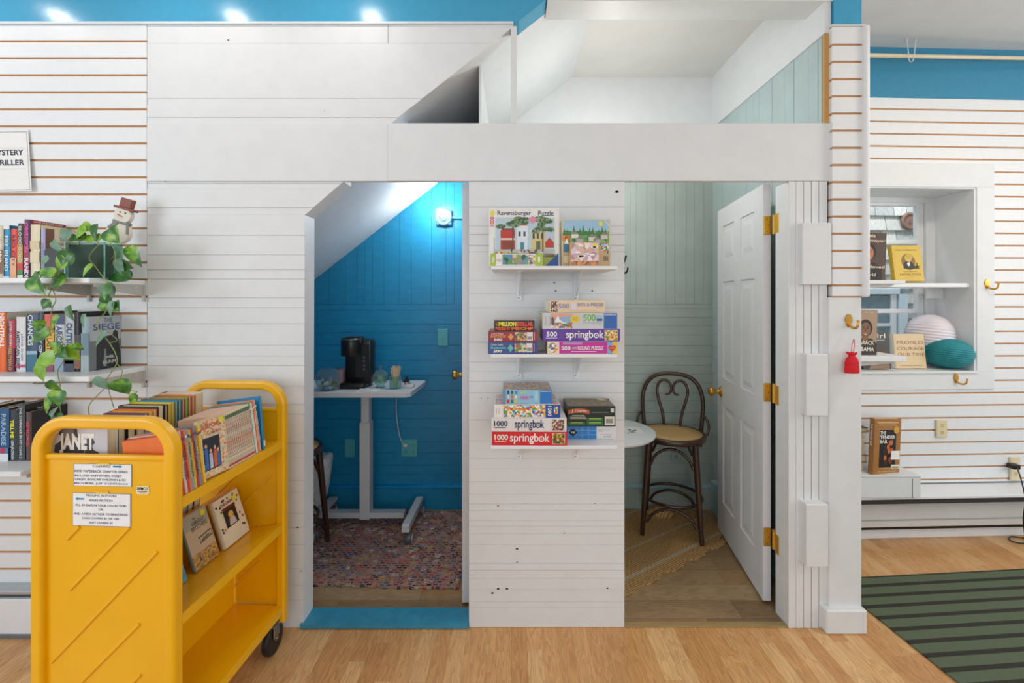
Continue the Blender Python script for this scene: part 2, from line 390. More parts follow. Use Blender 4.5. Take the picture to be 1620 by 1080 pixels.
for a, b in zip(zz[:-1], zz[1:]): wr.box(1.413-rng.uniform(0, .003), 1.425, YW+.065, YB, a+.0006, b-.0006, TEAL2, .0006)
wr.box(1.425, 1.57, YW+.01, 2.98, 0, ZC, WHITE); wr.box(1.402, 1.43, YW+.001, YB, 2.665, ZC, WHITE)
wr.box(1.40, 1.425, YW+.0, YW+.012, 1.998, 2.66, mat('#c89a5c', .7))
struct('wall_right', wr)
bb_ = MB().box(-1.72, -.155, YB-.032, YB+.01, 0, .150, BLUEC, .002).box(-1.72, -.155, YB-.036, YB+.01, .150, .168, mat('#1690cc', .25), .003)
struct('baseboard_blue', bb_)
TB = mat('#9dbfc6', .35)
bt = MB().box(-.145, 1.413, YB-.032, YB+.01, 0, .150, TEAL, .002).box(-.145, 1.413, YB-.036, YB+.01, .150, .168, TB, .003)
bt.box(1.38, 1.415, YW+.14, YB-.03, 0, .21, TB, .003)
struct('baseboard_teal', bt)
struct('trim_3', MB().prism([(-.945, .004), (-.195, .004), (-.195, .022), (-.945, .022)], YW-.012, YW+.10, mat('#3b93b6', .35, .12, .1), 'y'))   # blue threshold
struct('trim_4', MB().box(.506, 1.236, YW-.002, YW+.03, 0, .006, mat('#a58c5f', .4, .15, scale=9, stretch=(1, 12, 1)), .001))
# ------- right jamb, stacked battens and spacer blocks
jm = MB().box(1.238, 1.270, YW-.004, YW+.10, 0, 1.998, WHITE, .002)
for a, b in ((1258.5, 1270), (1271, 1282.3), (1283.2, 1294), (1295, 1308)): jm.box(sx(a, YW), sx(b, YW), YW-rng.uniform(.002, .009), YW+.02, 0, 1.998, WHITE, .002)
jm.box(1.27, 1.424, YW+.018, YW+.064, 0, 1.998, mat('#8a6a48', .8))
struct('trim_5', jm)
blk = MB()
for x0, x1, y0, y1, d in ((1270, 1316, 352, 450, .035), (1276, 1311, 560, 658, .045), (1276, 1311, 798, 897, .055)):
    Y = YW-d; blk.box(sx(x0, Y), sx(x1, Y), Y, YW, sz(y1, Y), sz(y0, Y), WHITE, .003)
struct('trim_6', blk)
# ------- pillar: slat board above, plain below, base block
pl = MB(); PX0, PX1 = 1.421, 1.5556
z = 2.684; zs_ = [2.684]
gz = sz(71, 2.02)
while gz > 1.50: zs_.append(gz); gz -= .0762
zs_.append(1.48)
for a, b in zip(zs_[1:], zs_[:-1]): pl.box(PX0, PX1, 2.018, YW+.01, a+.005, b-.005, WHITE2, .001)
pl.box(PX0+.001, PX1, 2.0235, YW+.012, 1.48, 2.684, GROOVE)
pl.box(PX1-.002, PX1+.0255, 2.004, YW+.05, 1.48, 2.684, WHITE2, .010, seg=3)
pl.box(1.42, 1.575, 2.022, YW+.012, 2.684, 2.692, WHITE)
pl.box(1.409, 1.554, 2.022, YW+.03, .10, 1.48, WHITE, .003)
pl.box(1.380, 1.560, 1.995, YW+.05, 0, .107, WHITE, .006)
pl.box(1.436, 1.5595, 2.030, YW+.03, 2.692, ZC, BLUEP)
struct('trim_7', pl)
# ------- slat wall on the left
def slats(mb, x0, x1, y, z0, z1, g0, m=WHITE2, back=.02):
    e = [z1]; g = g0
    while g > z0+.01: e.append(g); g -= .0762
    e.append(z0)
    for a, b in zip(e[1:], e[:-1]): mb.box(x0, x1, y, y+.011, a+(.0050 if a > z0 else 0), b-(.0050 if b < z1 else 0), m, .0008)
    mb.box(x0, x1, y+.0055, y+back, z0, z1, GROOVE)
sl = MB(); slats(sl, -3.2, -1.636, YW-.002, .17, 2.698, sz(65.6, YW)); sl.box(-3.2, -1.64, YW+.02, YW+.1, 0, 2.7, WHITE)
struct('wall_left', sl)
hb = MB().box(-3.2, -1.636, YW-.06, YW, .012, .165, WHITE2, .004).box(-3.2, -1.636, YW-.045, YW-.002, .165, .190, mat('#4a4f55', .5), .002)
hb.box(-3.2, -1.636, YW-.066, YW-.002, .188, .205, mat('#b9bfc4', .3, metal=.5), .004).box(-3.2, -1.636, YW-.068, YW-.05, .0, .014, mat('#6e7478', .4))
struct('baseboard_left', hb)
# ------- alcove wall on the right, turned a little
AO, AR = Vector((2.144, 2.797, 0)), math.atan(.039)
AM = Matrix.Translation(AO) @ Matrix.Rotation(AR, 4, 'Z')
def AL(px, py, dy=0.0):                       # pixel on the alcove wall (dy behind it) -> local x, z
    k = (px-VX)/FPX; n = Vector((-math.sin(AR), math.cos(AR), 0)); d = Vector((k, 1, 0))
    t = (n.dot(AO)+dy)/n.dot(d); p = d*t
    return ((p-AO).dot(Vector((math.cos(AR), math.sin(AR), 0))), CH+(VY-py)/FPX*t)
def AWp(lx, ly, z): return AM @ Vector((lx, ly, z))
wx1, wz1 = AL(1571, 260); wx1i, wz1i = AL(1543, 297); _, wz0i = AL(1543, 587); _, wz0 = AL(1543, 615)
wxl, wxli = -.34, -.22
aw = MB(); G0 = AL(1500, 174)[1]
slats(aw, -.56, 2.0, 0, wz1, 2.708, G0)
g = G0
while g > wz1: g -= .0762
slats(aw, wx1, 2.0, 0, wz0, wz1-.0001, g)
while g > wz0: g -= .0762
slats(aw, -.56, 2.0, 0, .335, wz0, g)
aw.box(-.56, 2.0, .001, .03, 2.708, ZC, mat('#3b8db1', .3, .04, .1, scale=30))
aw.box(-.56, wxli, .02, .30, 0, ZC, WHITE); aw.box(wx1i, 2.0, .02, .30, 0, ZC, WHITE)
aw.box(wxli, wx1i, .02, .30, wz1i, ZC, WHITE); aw.box(wxli, wx1i, .02, .30, 0, wz0i, WHITE)
struct('wall_alcove', aw, AO, AR)
wn = MB()                                     # casing, recess lining, sash
for x0, x1, z0, z1 in ((wxl, wx1, wz1i, wz1), (wxl, wx1, wz0, wz0i), (wxl, wxli, wz0i, wz1i), (wx1i, wx1, wz0i, wz1i)): wn.box(x0, x1, -.010, .022, z0, z1, WHITE, .002)
wn.box(wx1i-.012, wx1i, -.004, .3, wz0i, wz1i, WHITE); wn.box(wxli, wx1i, -.004, .3, wz1i-.008, wz1i, WHITE); wn.box(wxli, wx1i, -.02, .3, wz0i-.01, wz0i+.004, WHITE, .002)
struct('trim_8', wn, AO, AR)
sa = MB(); gxr = AL(1450, 400, .27)[0]; gt = AL(1450, 326, .27)[1]; gm1 = AL(1450, 383, .27)[1]; gm2 = AL(1450, 492, .27)[1]
sa.box(gxr+.045, wx1i-.01, .245, .30, wz0i, wz1i, WHITE, .002); sa.box(gxr, gxr+.045, .262, .30, wz0i, wz1i, WHITE2, .004)
sa.box(wxli, gxr+.045, .246, .30, gt+.02, wz1i, WHITE, .002); sa.box(wxli, gxr+.01, .262, .30, gt, gt+.03, WHITE2, .003)
for zc in (gm1, gm2): sa.box(wxli, gxr+.01, .262, .295, zc-.014, zc+.014, WHITE2, .004)
sa.box(wxli, gxr+.01, .262, .30, wz0i, wz0i+.05, WHITE2, .004); sa.box(wxli, wxli+.05, .262, .30, wz0i, wz1i, WHITE2, .003)
win = struct('window_1', sa, AO, AR)
gp = MB().box(wxli, gxr+.005, .280, .283, wz0i+.02, gt+.01, glass('#fbfdfd', 0.01, 0.995)).build('pane', win)
ab = MB().box(-.56, 2.0, -.012, .02, 0, .075, WHITE2, .004)
struct('baseboard_alcove', ab, AO, AR)
ht = MB().box(-.56, 2.0, -.07, 0, .097, .243, mat('#d9d9d6', .4, .06, scale=6), .006).box(-.56, 2.0, -.074, -.06, .14, .146, mat('#a9aaa8', .4)).box(-.56, 2.0, -.06, 0, .243, .285, mat('#25231f', .6)).box(-.56, 2.0, -.068, -.03, .256, .262, STEEL)
ht.box(-.56, 2.0, -.045, 0, .073, .097, mat('#1c1b1a', .7))
struct('trim_9', ht, AO, AR)
struct('trim_10', MB().box(-.56, 2.0, -.17, .0, .310, .326, WHITE2, .002).box(-.56, 2.0, -.15, -.135, .276, .310, mat('#3a3733', .7)), AO, AR)
# ------- neighbouring house seen through the window
nb = MB(); SHM = [mat(h, .85, .25, .3, scale=20, stretch=(6, 6, .8)) for h in ('#c4c5c2', '#d0cec8', '#b5b7b5', '#dad8d2')]
r0 = .3
for row in range(16):
    x = -1.2+rng.uniform(0, .1); zt = r0+row*.125
    while x < 1.5:
        w = rng.uniform(.11, .2)
        nb.prism([(1.05-.022, zt), (1.05-.002, zt), (1.05+.012, zt+.15), (1.05+.006, zt+.15)], x+.003, x+w-.003, rng.choice(SHM), 'x'); x += w
nb.box(-1.3, 1.6, 1.062, 1.15, 0, 3.0, mat('#6d6a64', .9))
struct('wall_neighbor', nb, AO, AR)
nw = MB(); a0, zt = AL(1330, 456, 1.0); a1, zb = AL(1432, 560, 1.0); BW = mat('#d8e6ee', .5)
nw.box(a0-.04, a1, .97, 1.03, zt-.05, zt, BW, .004).box(a1-.075, a1, .97, 1.03, zb-.2, zt, BW, .004).box(a1-.135, a1-.085, .985, 1.03, zb-.2, zt-.05, WHITE2, .003)
for k in range(4): nw.box(a0, a1-.13, .99, 1.03, zt-.32-k*.26, zt-.295-k*.26, WHITE2, .003)
nw.box(a0, a1-.13, 1.0, 1.03, zb-.3, zt-.06, mat('#7d929c', .15, .2))
c0, c1 = AL(1452, 500, 1.0)[0], AL(1462, 500, 1.0)[0]
struct('window_2', nw, AO, AR)
vx, vz = AL(1443, 349, 1.0); vt = thing('round_vent', 'round weathered wooden disc on the shingled wall outside the window', 'vent', AWp(vx, 1.03, vz-.075), AR)
MB().lathe([(0, .0), (.075, 0), (.078, .01), (.06, .022), (.052, .012), (.03, .014), (0, .016)], (0, 0, .075), mat('#8a6a5c', .8, .25), 24, Matrix.Rotation(PI/2, 4, 'X')).build('disc', vt)
# ================================================================== LEFT WALL: sign, shelves, books, plant, snowman
YS = 1.765                                                    # front edge of the bracket shelves
def bracket(mb, x, zt, m, L=.25):
    mb.prism([(YW-.012, zt), (YW-L, zt), (YW-L, zt-.012), (YW-L+.02, zt-.018), (YW-.035, zt-.048), (YW-.012, zt-.048)], x, x+.004, m, 'x')
    mb.box(x-.004, x+.008, YW-.014, YW-.002, zt-.075, zt+.0, m, .001)
    for q in (.05, L-.02): mb.lathe([(0, 0), (.0025, 0), (.0025, .001)], (x+.004, YW-q, zt-.010), WHITE2, 8, Matrix.Rotation(PI/2, 4, 'Y'))
SHZ = (1.555, 1.172, .803)
BRM = mat('#b9b9b4', .4, .04)
for i, zt in enumerate(SHZ):
    lab = ('white bracket shelf under the glass planter, highest on the left slatted wall', 'white bracket shelf between the other two on the left slatted wall', 'white bracket shelf lowest on the left slatted wall, partly behind the yellow cart')[i]
    t = thing('wall_shelf', lab, 'shelf', (-2.2, YW, zt-.02), group='white bracket shelves on the left slatted wall')
    xe = -1.640 if i < 2 else -1.905
    MB().box(-2.9, xe, YS, YW-.004, zt-.02, zt, WHITE2, .002).build('board', t, world=True)
    for x in ((xe-.25, xe-.006) if i < 2 else (xe-.3, xe-.006)):
        b = MB(); bracket(b, x, zt-.02, BRM); b.build('bracket', t, world=True)
def hardback(name, label, cat, group, loc, rot, t, h, d, spine, cover, deco=None, c=.0022, pages=None, rough=.4, cover2=None):
    r = thing(name, label, cat, loc, group=group, rot=rot)
    cm = mat(cover, rough, .05); sm = mat(spine, rough, .05)
    mb = MB()
    mb.box(0, c, 0, d, 0, h, mat(cover2, rough, .05) if cover2 else cm, .0004).box(t-c, t, 0, d, 0, h, cm, .0004)
    pr = [(t*k/8, -.0035*math.sin(PI*k/8)) for k in range(9)]
    mb.prism(pr+[(t, c), (0, c)], 0, h, sm, 'z')
    if deco: deco(mb, Fr((0, -.0032, 0), (t, 0, 0), (0, 0, h)), Fr((t, 0, 0), (0, d, 0), (0, 0, h)), Fr((0, d, 0), (0, -d, 0), (0, 0, h)), Fr((0, 0, h), (t, 0, 0), (0, d, 0)))
    mb.build('cover', r)
    MB().box(c, t-c, c, d-.004, .002, h-.003, pages or PAGES).build('page_block', r)
    return r
def sp_text(txt, col, a=(.18, .82), b=(.1, .9), down=True, bold=.02, extra=None):    # vertical spine lettering
    def deco(mb, SF, CF, LF, TF):
        F = Fr(SF.p(0, 1), SF.v*-1, SF.u) if down else Fr(SF.p(1, 0), SF.v, SF.u*-1)
        mb.text(F, txt, b[0], a[0], b[1], a[1], mat(col, .5), .0012, bold)
        if extra: extra(mb, SF, CF, LF, TF)
    return deco
def band(b0, b1, col): return lambda mb, SF, CF, LF, TF: mb.rect(SF, .02, b0, .98, b1, mat(col, .4), .0009)
def seq(*fs): return lambda *a: [f(*a) for f in fs]
YBK = 1.885
def shelf_book(px0, px1, ytop, zbase, label, spine, cover, deco, group, dep=.145):
    x0, x1 = sx(px0, YBK), sx(px1, YBK); zt = sz(ytop, YBK)
    return hardback('hardback_book', label, 'book', group, (x0+.0004, YBK, zbase), (0, 0, 0), x1-x0-.0008, zt-zbase, dep, spine, cover, deco)
G1 = 'hardbacks on the highest left shelf'
z1 = SHZ[0]
shelf_book(-34, -16, 360, z1, 'tan hardback at the far left of the highest shelf, cut by the picture edge', '#c7ad86', '#b59a76', None, G1)
shelf_book(-15, -2, 356, z1, 'dark red hardback cut by the picture edge on the highest shelf', '#7c2a2e', '#6b2026', None, G1)
shelf_book(-1.5, 6, 357, z1, 'cream and brown hardback left of the blue spine on the highest shelf', '#d9cdb5', '#5f2630', seq(band(.1, .55, '#8a5f3e'), sp_text('AM ICANA', '#f2ead6', b=(.15, .7))), G1)
shelf_book(6.8, 16.8, 356, z1, 'bright blue hardback with a white top on the highest left shelf', '#2d93c4', '#2a7fae', seq(band(.92, 1, '#e8e8e2'), band(.0, .05, '#dfe7ea'), sp_text('FIRE  ISLAND', '#eaf3f6', b=(.2, .85), bold=.01)), G1)
shelf_book(17.5, 28, 362, z1, 'orange-red hardback right of the bright blue one on the highest shelf', '#df4a3c', '#d9c29a', seq(band(0, .42, '#e6a87e'), sp_text('RED CITY', '#2b1b18', (.3, .7), (.12, .75), bold=0)), G1)
shelf_book(28.6, 38, 353.5, z1, 'charcoal hardback with a gold middle and a green foot on the highest shelf', '#3c3f45', '#2c2f35', seq(band(.28, .62, '#b98a3c'), band(.08, .16, '#2f8a4a'), band(.16, .28, '#c9362f'), band(.0, .07, '#e6e6e2'), sp_text('BLOOD GOLD', '#ddd4bf', (.25, .75), (.05, .7))), G1)
def purple_top(mb, SF, CF, LF, TF):
    mb.rect(CF, .0, .94, 1, 1, mat('#8a2230', .4)); mb.text(CF, 'NEW YORK TIMES BESTSELLING AUTHOR OF', .08, .955, .9, .985, mat('#f0e6e0', .5))
shelf_book(38.6, 48, 347, z1, 'tall purple and crimson hardback with pink lettering on the highest shelf', '#5b3a63', '#8a2230', seq(band(.12, .55, '#9a2450'), sp_text('OBSESSION', '#e85aa0', (.15, .85), (.06, .55), bold=.02), sp_text('RANDI', '#e9e2e6', (.15, .85), (.65, .97), bold=.03), purple_top), G1, .15)
shelf_book(48.6, 63.6, 355, z1, 'worn cream hardback with a rounded spine on the highest shelf', '#e3d7b6', '#d6c7a0', seq(band(.55, .7, '#d5c49a'), band(.3, .5, '#dccfaa')), G1, .15)
def ladies(mb, SF, CF, LF, TF):
    mb.rect(CF, 0, 0, .25, 1, mat('#7a5240', .5)); mb.rect(CF, .25, 0, 1, .97, mat('#d8ccb4', .5))
    mb.text(CF, 'THE NO. 1', .4, .78, .8, .85, INK); mb.text(CF, 'LADIES DETECTIVE', .3, .69, .97, .75, INK, bold=.01); mb.text(CF, 'AGENCY', .42, .6, .85, .66, INK)
shelf_book(64.8, 72, 361, z1, 'lavender-spined hardback with a cream cover beside the black bookend', '#a9abd0', '#d8ccb4', seq(sp_text('DETECTIVE', '#6a6f9c', (.3, .7), (.3, .8), bold=0), ladies), G1)
be = MB(); p0 = sx(71, 1.86)
be.prism([(sx(71, 1.87), z1+.001)]+[(sx(71, 1.87)+.012*(1-math.cos(math.radians(a))), z1+.125-.012+.012*math.sin(math.radians(a))) for a in range(0, 91, 15)]+[(sx(104, 1.87)-.012*(1-math.cos(math.radians(a))), z1+.125-.012+.012*math.sin(math.radians(a))) for a in range(90, -1, -15)]+[(sx(104, 1.87), z1+.001)], 1.868, 1.870, BLACK, 'y')
be.box(sx(71, 1.87), sx(104, 1.87), 1.83, 1.87, z1+.0002, z1+.0016, BLACK)
be.build('bookend', None, 'black metal bookend between the lavender book and glass planter', 'bookend')
G2 = 'hardbacks on the middle left shelf'; z2 = SHZ[1]
shelf_book(-36, -18, 495, z2, 'navy hardback at the left picture edge on the middle shelf', '#27324e', '#222a3e', None, G2)
shelf_book(-17, -1, 494, z2, 'cream hardback cut by the picture edge on the middle shelf', '#cfc5ae', '#b5aa92', None, G2)
shelf_book(-.5, 10, 493.5, z2, 'bright orange hardback with white capitals on the middle left shelf', '#ee6a25', '#d8d3c4', sp_text('NIGHTFALL', '#f6efe4', (.12, .88), (.02, .6), bold=.03), G2)
shelf_book(13.8, 25, 506, z2, 'crimson hardback with yellow lettering at its foot on the middle shelf', '#b0203a', '#8f1c30', seq(band(.0, .45, '#6a2140'), sp_text('JUSTIN CRONIN', '#f1dfe2', (.15, .6), (.02, .5)), sp_text('FEELTMAN O', '#e9a83c', (.15, .6), (.52, .97), bold=.02)), G2)
shelf_book(26, 41, 501, z2, 'thick white hardback with dark capitals on the middle left shelf', '#dddde0', '#c9c9cc', seq(sp_text('AMERICAN DIRT', '#3a3d4a', (.1, .42), (.25, .95)), sp_text('JANE DOE', '#8a8c96', (.55, .75), (.3, .8)), band(.08, .13, '#c4476a')), G2)
shelf_book(43, 61, 496, z2, 'navy hardback with a silver title and wave art on the middle shelf', '#2b4564', '#22384f', seq(band(.0, .3, '#2f6a82'), band(.3, .36, '#8fb0be'), sp_text('CHANCES', '#dfe6ec', (.15, .6), (.02, .55), bold=.02)), G2)
shelf_book(61.6, 70, 492.5, z2, 'slate grey hardback half behind vine leaves on the middle shelf', '#3f4a56', '#2f3842', sp_text('CITY OF FALL', '#d6d9dc', (.2, .8), (.3, .95), bold=.02), G2)
shelf_book(71.6, 86, 496.5, z2, 'yellow hardback with an orange-red top on the middle left shelf', '#e6b83e', '#d99c3a', seq(band(.72, 1, '#d9553c'), band(0, .12, '#8a4a5c'), sp_text('THE LAST DEAL', '#7a2a22', (.25, .75), (.2, .9), bold=.02)), G2)
shelf_book(87, 102.5, 497, z2, 'white and navy mottled hardback right of the yellow one on the middle shelf', '#d5d9e0', '#2b3a58', seq(band(.0, .28, '#8fa6be'), band(.82, 1, '#2c3f66'), sp_text('ARCADIA', '#3f5c8c', (.2, .8), (.2, .75), bold=.03)), G2)
shelf_book(103.2, 118, 497, z2, 'silver and dark blue hardback with vertical capitals on the middle shelf', '#c3cad2', '#1f2d45', seq(band(.0, .25, '#2f3e58'), band(.14, .2, '#b0304a'), sp_text('OUTSIDER', '#34476a', (.2, .8), (.15, .75), bold=.03)), G2)
shelf_book(118.8, 128, 493, z2, 'black hardback with a small orange panel on the middle shelf', '#1d1c20', '#17171a', seq(band(.05, .4, '#8a4f2c'), band(.4, .62, '#3a2a24')), G2, .15)
def siege(mb, SF, CF, LF, TF):
    mb.rect(CF, 0, .55, 1, 1, mat('#b6bdc2', .45)); mb.rect(CF, 0, 0, 1, .55, mat('#777d80', .45), .0003)
    mb.poly(CF, [(.2, 0), (.2, .38)]+[(.2+.3*(1-math.cos(math.radians(a))), .38+.24*math.sin(math.radians(a))) for a in range(15, 91, 15)]+[(.72, .64), (.74, .7), (.8, .73), (.88, .7), (.9, .6), (.95, .4), (1, .2), (1, 0)], mat('#303236', .45))
    mb.poly(CF, [(.42, .05), (.46, .38), (.5, .38), (.52, .05)], mat('#8d9296', .5), .0008)
    b = mat('#38558a', .5)
    mb.text(CF, 'THE', .42, .88, .72, .97, b, .001); mb.text(CF, 'SIEGE', .1, .74, .95, .86, b, .001, .01)
    mb.text(CF, 'HEL', .52, .2, .78, .25, PRINTW, .001); mb.text(CF, 'DUNM', .4, .1, .82, .16, PRINTW, .001)
    mb.rect(SF, 0, .3, 1, .7, mat('#6f8a9c', .4), .0008); mb.rect(SF, 0, 0, 1, .3, mat('#a8b4b4', .4), .0008)
shelf_book(129, 142, 501, z2, 'grey book with a black arch on its cover, right end of the middle shelf', '#9fb4c0', '#8f9498', siege, G2, .15)
G3 = 'hardbacks on the lowest left shelf'; z3 = SHZ[2]
shelf_book(-40, -20, 645, z3, 'black hardback at the left picture edge on the lowest shelf', '#1c1d22', '#18181c', None, G3)
shelf_book(-19.5, -1, 648, z3, 'brown hardback cut by the picture edge on the lowest shelf', '#4f3a2e', '#3d2c24', None, G3)
shelf_book(0, 15, 646, z3, 'blue hardback with a white foot and red badge on the lowest shelf', '#27578a', '#1f3f68', seq(band(0, .14, '#dfe3e6'), band(.14, .25, '#5a7da6'), lambda mb, SF, CF, LF, TF: mb.disc(SF, .4, .2, .28, .055, mat('#c5304a', .4), .0013), sp_text('PARADISE', '#b7d2e6', (.25, .75), (.1, .7), bold=.0)), G3)
shelf_book(16.5, 28.5, 647.5, z3, 'dark grey hardback with yellow vertical lettering on the lowest shelf', '#343b3f', '#222428', seq(sp_text('TELL ME', '#e8e23a', (.12, .6), (.2, .55), bold=.05), sp_text('LISA JACKSON', '#d9dcdc', (.15, .6), (.6, .97), bold=.03)), G3)
def cover_dark(mb, SF, CF, LF, TF):
    mb.text(CF, 'THE EIGHT', .3, .86, .8, .9, PRINTW, .001)
shelf_book(29.2, 40, 639.5, z3, 'tall slate hardback with pale vertical lettering on the lowest shelf', '#4c5358', '#1d1e22', seq(sp_text('THE STRANGER IN MY CAVE 2', '#cfd3d4', (.3, .7), (.05, .95)), cover_dark), G3, .15)
def smoke(mb, SF, CF, LF, TF):
    for a, b, ra, rb in ((.6, .75, .12, .06), (.66, .66, .09, .07), (.58, .57, .1, .05), (.7, .5, .06, .04)): mb.disc(CF, a, b, ra, rb, mat('#57575a', .5), .0005+rng.uniform(0, .0003))
    mb.text(CF, 'ROBIN', .25, .22, .9, .3, PRINTW, .001, .01); mb.rect(CF, .2, .42, .4, .55, mat('#a5343c', .5), .0008)
shelf_book(41.2, 50.5, 651, z3, 'black-covered book with grey smoke at the right end of the lowest shelf', '#5b4a48', '#1f2023', seq(sp_text('SMOKE', '#d8525a', (.2, .8), (.2, .7), bold=.02), smoke), G3, .15)
# paper sign on the wall
t = MB(); F = Fr(S(-30, 303, YW-.02), S(50, 302, YW-.02)-S(-30, 303, YW-.02), S(-35, 206, YW-.008)-S(-30, 303, YW-.02))
t.add([F.p(0, 0), F.p(1, 0), F.p(1, 1), F.p(0, 1), F.p(0, 0, -.0006), F.p(1, 0, -.0006), F.p(1, 1, -.0006), F.p(0, 1, -.0006)], [(0, 1, 2, 3), (7, 6, 5, 4), (0, 4, 5, 1), (1, 5, 6, 2), (2, 6, 7, 3), (3, 7, 4, 0)], PAPER)
for a in ((.03, .02, .97, .026), (.03, .96, .97, .966), (.03, .02, .036, .966), (.964, .02, .97, .966)): t.rect(F, *a, INK)
t.text(F, 'MYSTERY', .25, .585, .88, .675, INK, .0008, .02); t.text(F, 'THRILLER', .18, .42, .89, .51, INK, .0008, .02)
for a in ((.08, .36, .92, .363), (.08, .70, .92, .703)): t.rect(F, *a, mat('#9aa0a8', .6))
t.build('paper_sign', None, 'white paper sign with a thin border and genre words on the left slatted wall', 'sign')
# snowman cut from wood, leaning behind the planter
sm = thing('snowman_ornament', 'wooden cut-out snowman with a brown hat leaning behind the glass planter', 'ornament', S(169, 437, 1.955), rot=(0, math.radians(16), 0))
SNW = mat('#e6dfd2', .6, .05)
def disc_y(mb, x, z, r, y0, y1, m, rz_=1.0, n=28): mb.prism([(x+r*math.cos(2*PI*k/n), z+r*rz_*math.sin(2*PI*k/n)) for k in range(n)], y0, y1, m, 'y')
bod = MB()
disc_y(bod, 0, .095, .042, -.011, .011, SNW, 1.1); disc_y(bod, .0, .195, .050, -.0108, .0108, SNW, .95); disc_y(bod, 0, .272, .036, -.0112, .0112, SNW, .95)
disc_y(bod, 0, .035, .045, -.0106, .0106, SNW, .8)
bod.build('body', sm)
h = MB(); HT = mat('#8a4a3c', .5, .08); h.box(-.045, .045, -.014, .014, .296, .306, HT, .002).box(-.026, .026, -.012, .012, .305, .345, HT, .003); h.build('hat', sm)
for nm_, x, z, r in (('eye', -.011, .282, .0035), ('eye', .012, .283, .0035), ('coal_button', -.002, .205, .004), ('coal_button', .004, .178, .004)):
    e = MB(); disc_y(e, x, z, r, -.0125, -.0105, BLACK, 1, 10); e.build(nm_, sm)
MB().prism([(-.018, .268), (.006, .264), (-.016, .272)], -.016, -.0108, mat('#c45a3c', .5), 'y').build('carrot_nose', sm)
sc_ = MB(); SCM = mat('#8f9087', .8, .3, scale=200)
sc_.box(-.036, .036, -.0135, .0135, .232, .246, SCM, .004).prism([(-.02, .24), (-.004, .236), (-.030, .198), (-.044, .206)], -.016, -.0125, SCM, 'y').prism([(.03, .24), (.042, .236), (.052, .2), (.042, .198)], -.016, -.0125, SCM, 'y')
sc_.build('scarf', sm)
# glass planter with trailing vine
pl_ = thing('potted_pothos', 'green trailing vine in a rectangular glass planter on the highest left shelf', 'plant', S(134, 438, 1.86))
gx0, gx1, gy0, gy1, gz0 = sx(102, 1.815), sx(166, 1.815), 1.815, 1.90, SHZ[0]; gz1 = sz(383, 1.815); GL = glass('#d9f0ea', .035, .985); GE = mat('#6fb5a4', .15)
g = MB()
g.box(gx0, gx1, gy0, gy0+.003, gz0, gz1, GL).box(gx0, gx1, gy1-.003, gy1, gz0, gz1, GL).box(gx0, gx0+.003, gy0+.003, gy1-.003, gz0, gz1, GL).box(gx1-.003, gx1, gy0+.003, gy1-.003, gz0, gz1, GL)
for x in (gx0, gx1-.004): g.box(x, x+.004, gy0-.001, gy0+.002, gz0, gz1, GE)
g.box(gx0, gx1, gy0-.001, gy1, gz0+.0002, gz0+.003, GE)
g.build('glass_container', pl_, world=True)
so = MB(); b = bmesh.new(); bmesh.ops.create_cube(b, size=1); bmesh.ops.subdivide_edges(b, edges=b.edges[:], cuts=7, use_grid_fill=True)
for v in b.verts:
    n = rng.uniform(-.004, .004)
    v.co = Vector((gx0+.010+(v.co.x+.5)*(gx1-gx0-.045), gy0+.006+(v.co.y+.5)*(gy1-gy0-.012), gz0+.004+(v.co.z+.5)*(gz1-gz0-.016)+(n*2 if v.co.z > .4 else 0)))
so.bm(b, mat('#4a4232', .95, .5, .6, scale=120)); so.build('soil', pl_, world=True)
def leafmat():
    m, t, b = newmat('variegated_leaf'); mp = t.mapping((1, 1, 1))
    nz = t.new('ShaderNodeTexNoise'); nz.inputs['Scale'].default_value = 28; nz.inputs['Detail'].default_value = 2; t.link(mp, nz.inputs['Vector'])
    t.link(t.ramp(nz.outputs[0], [(.36, '#2f6420'), (.5, '#477f2a'), (.60, '#7fae3c'), (.78, '#a5c552')]), b.inputs['Base Color'])
    b.inputs['Roughness'].default_value = .35; return m
LM = [leafmat(), mat('#3a6f2c', .3, .3, scale=40), mat('#86b534', .3, .25, scale=40), mat('#6f957c', .4, .25, scale=40)]
def leaf(mb, base, tip, w, m, face=(0, -1, .25), curl=.18):
    base, tip = Vector(base), Vector(tip); a = tip-base; L = a.length; a.normalize()
    f = Vector(face).normalized(); s = a.cross(f).normalized(); n = s.cross(a).normalized()
    pr = [(.02, .0), (-.05, .22), (-.02, .40), (.09, .53), (.24, .57), (.42, .52), (.58, .42), (.74, .27), (.87, .13), (.95, .05), (1, 0)]
    vs = []; fs = []
    for t, ww in pr:
        z = -curl*L*(t*t)*.6+.04*L*math.sin(PI*max(0, t))
        vs += [base+a*(L*t)+s*(ww*w*q)+n*(z+abs(q)*ww*w*.28) for q in (-1, -.5, 0, .5, 1)]
    for i in range(len(pr)-1):
        for k in range(4): fs.append((i*5+k, i*5+k+1, i*5+k+6, i*5+k+5))
    mb.add(vs, fs, m, True)
def C2(x, y): return (x*.1605, 330+y*.1605)
def C3(x, y): return (x*.1605, 470+y*.1605)
def C4(x, y): return (x*.1605, 600+y*.1605)
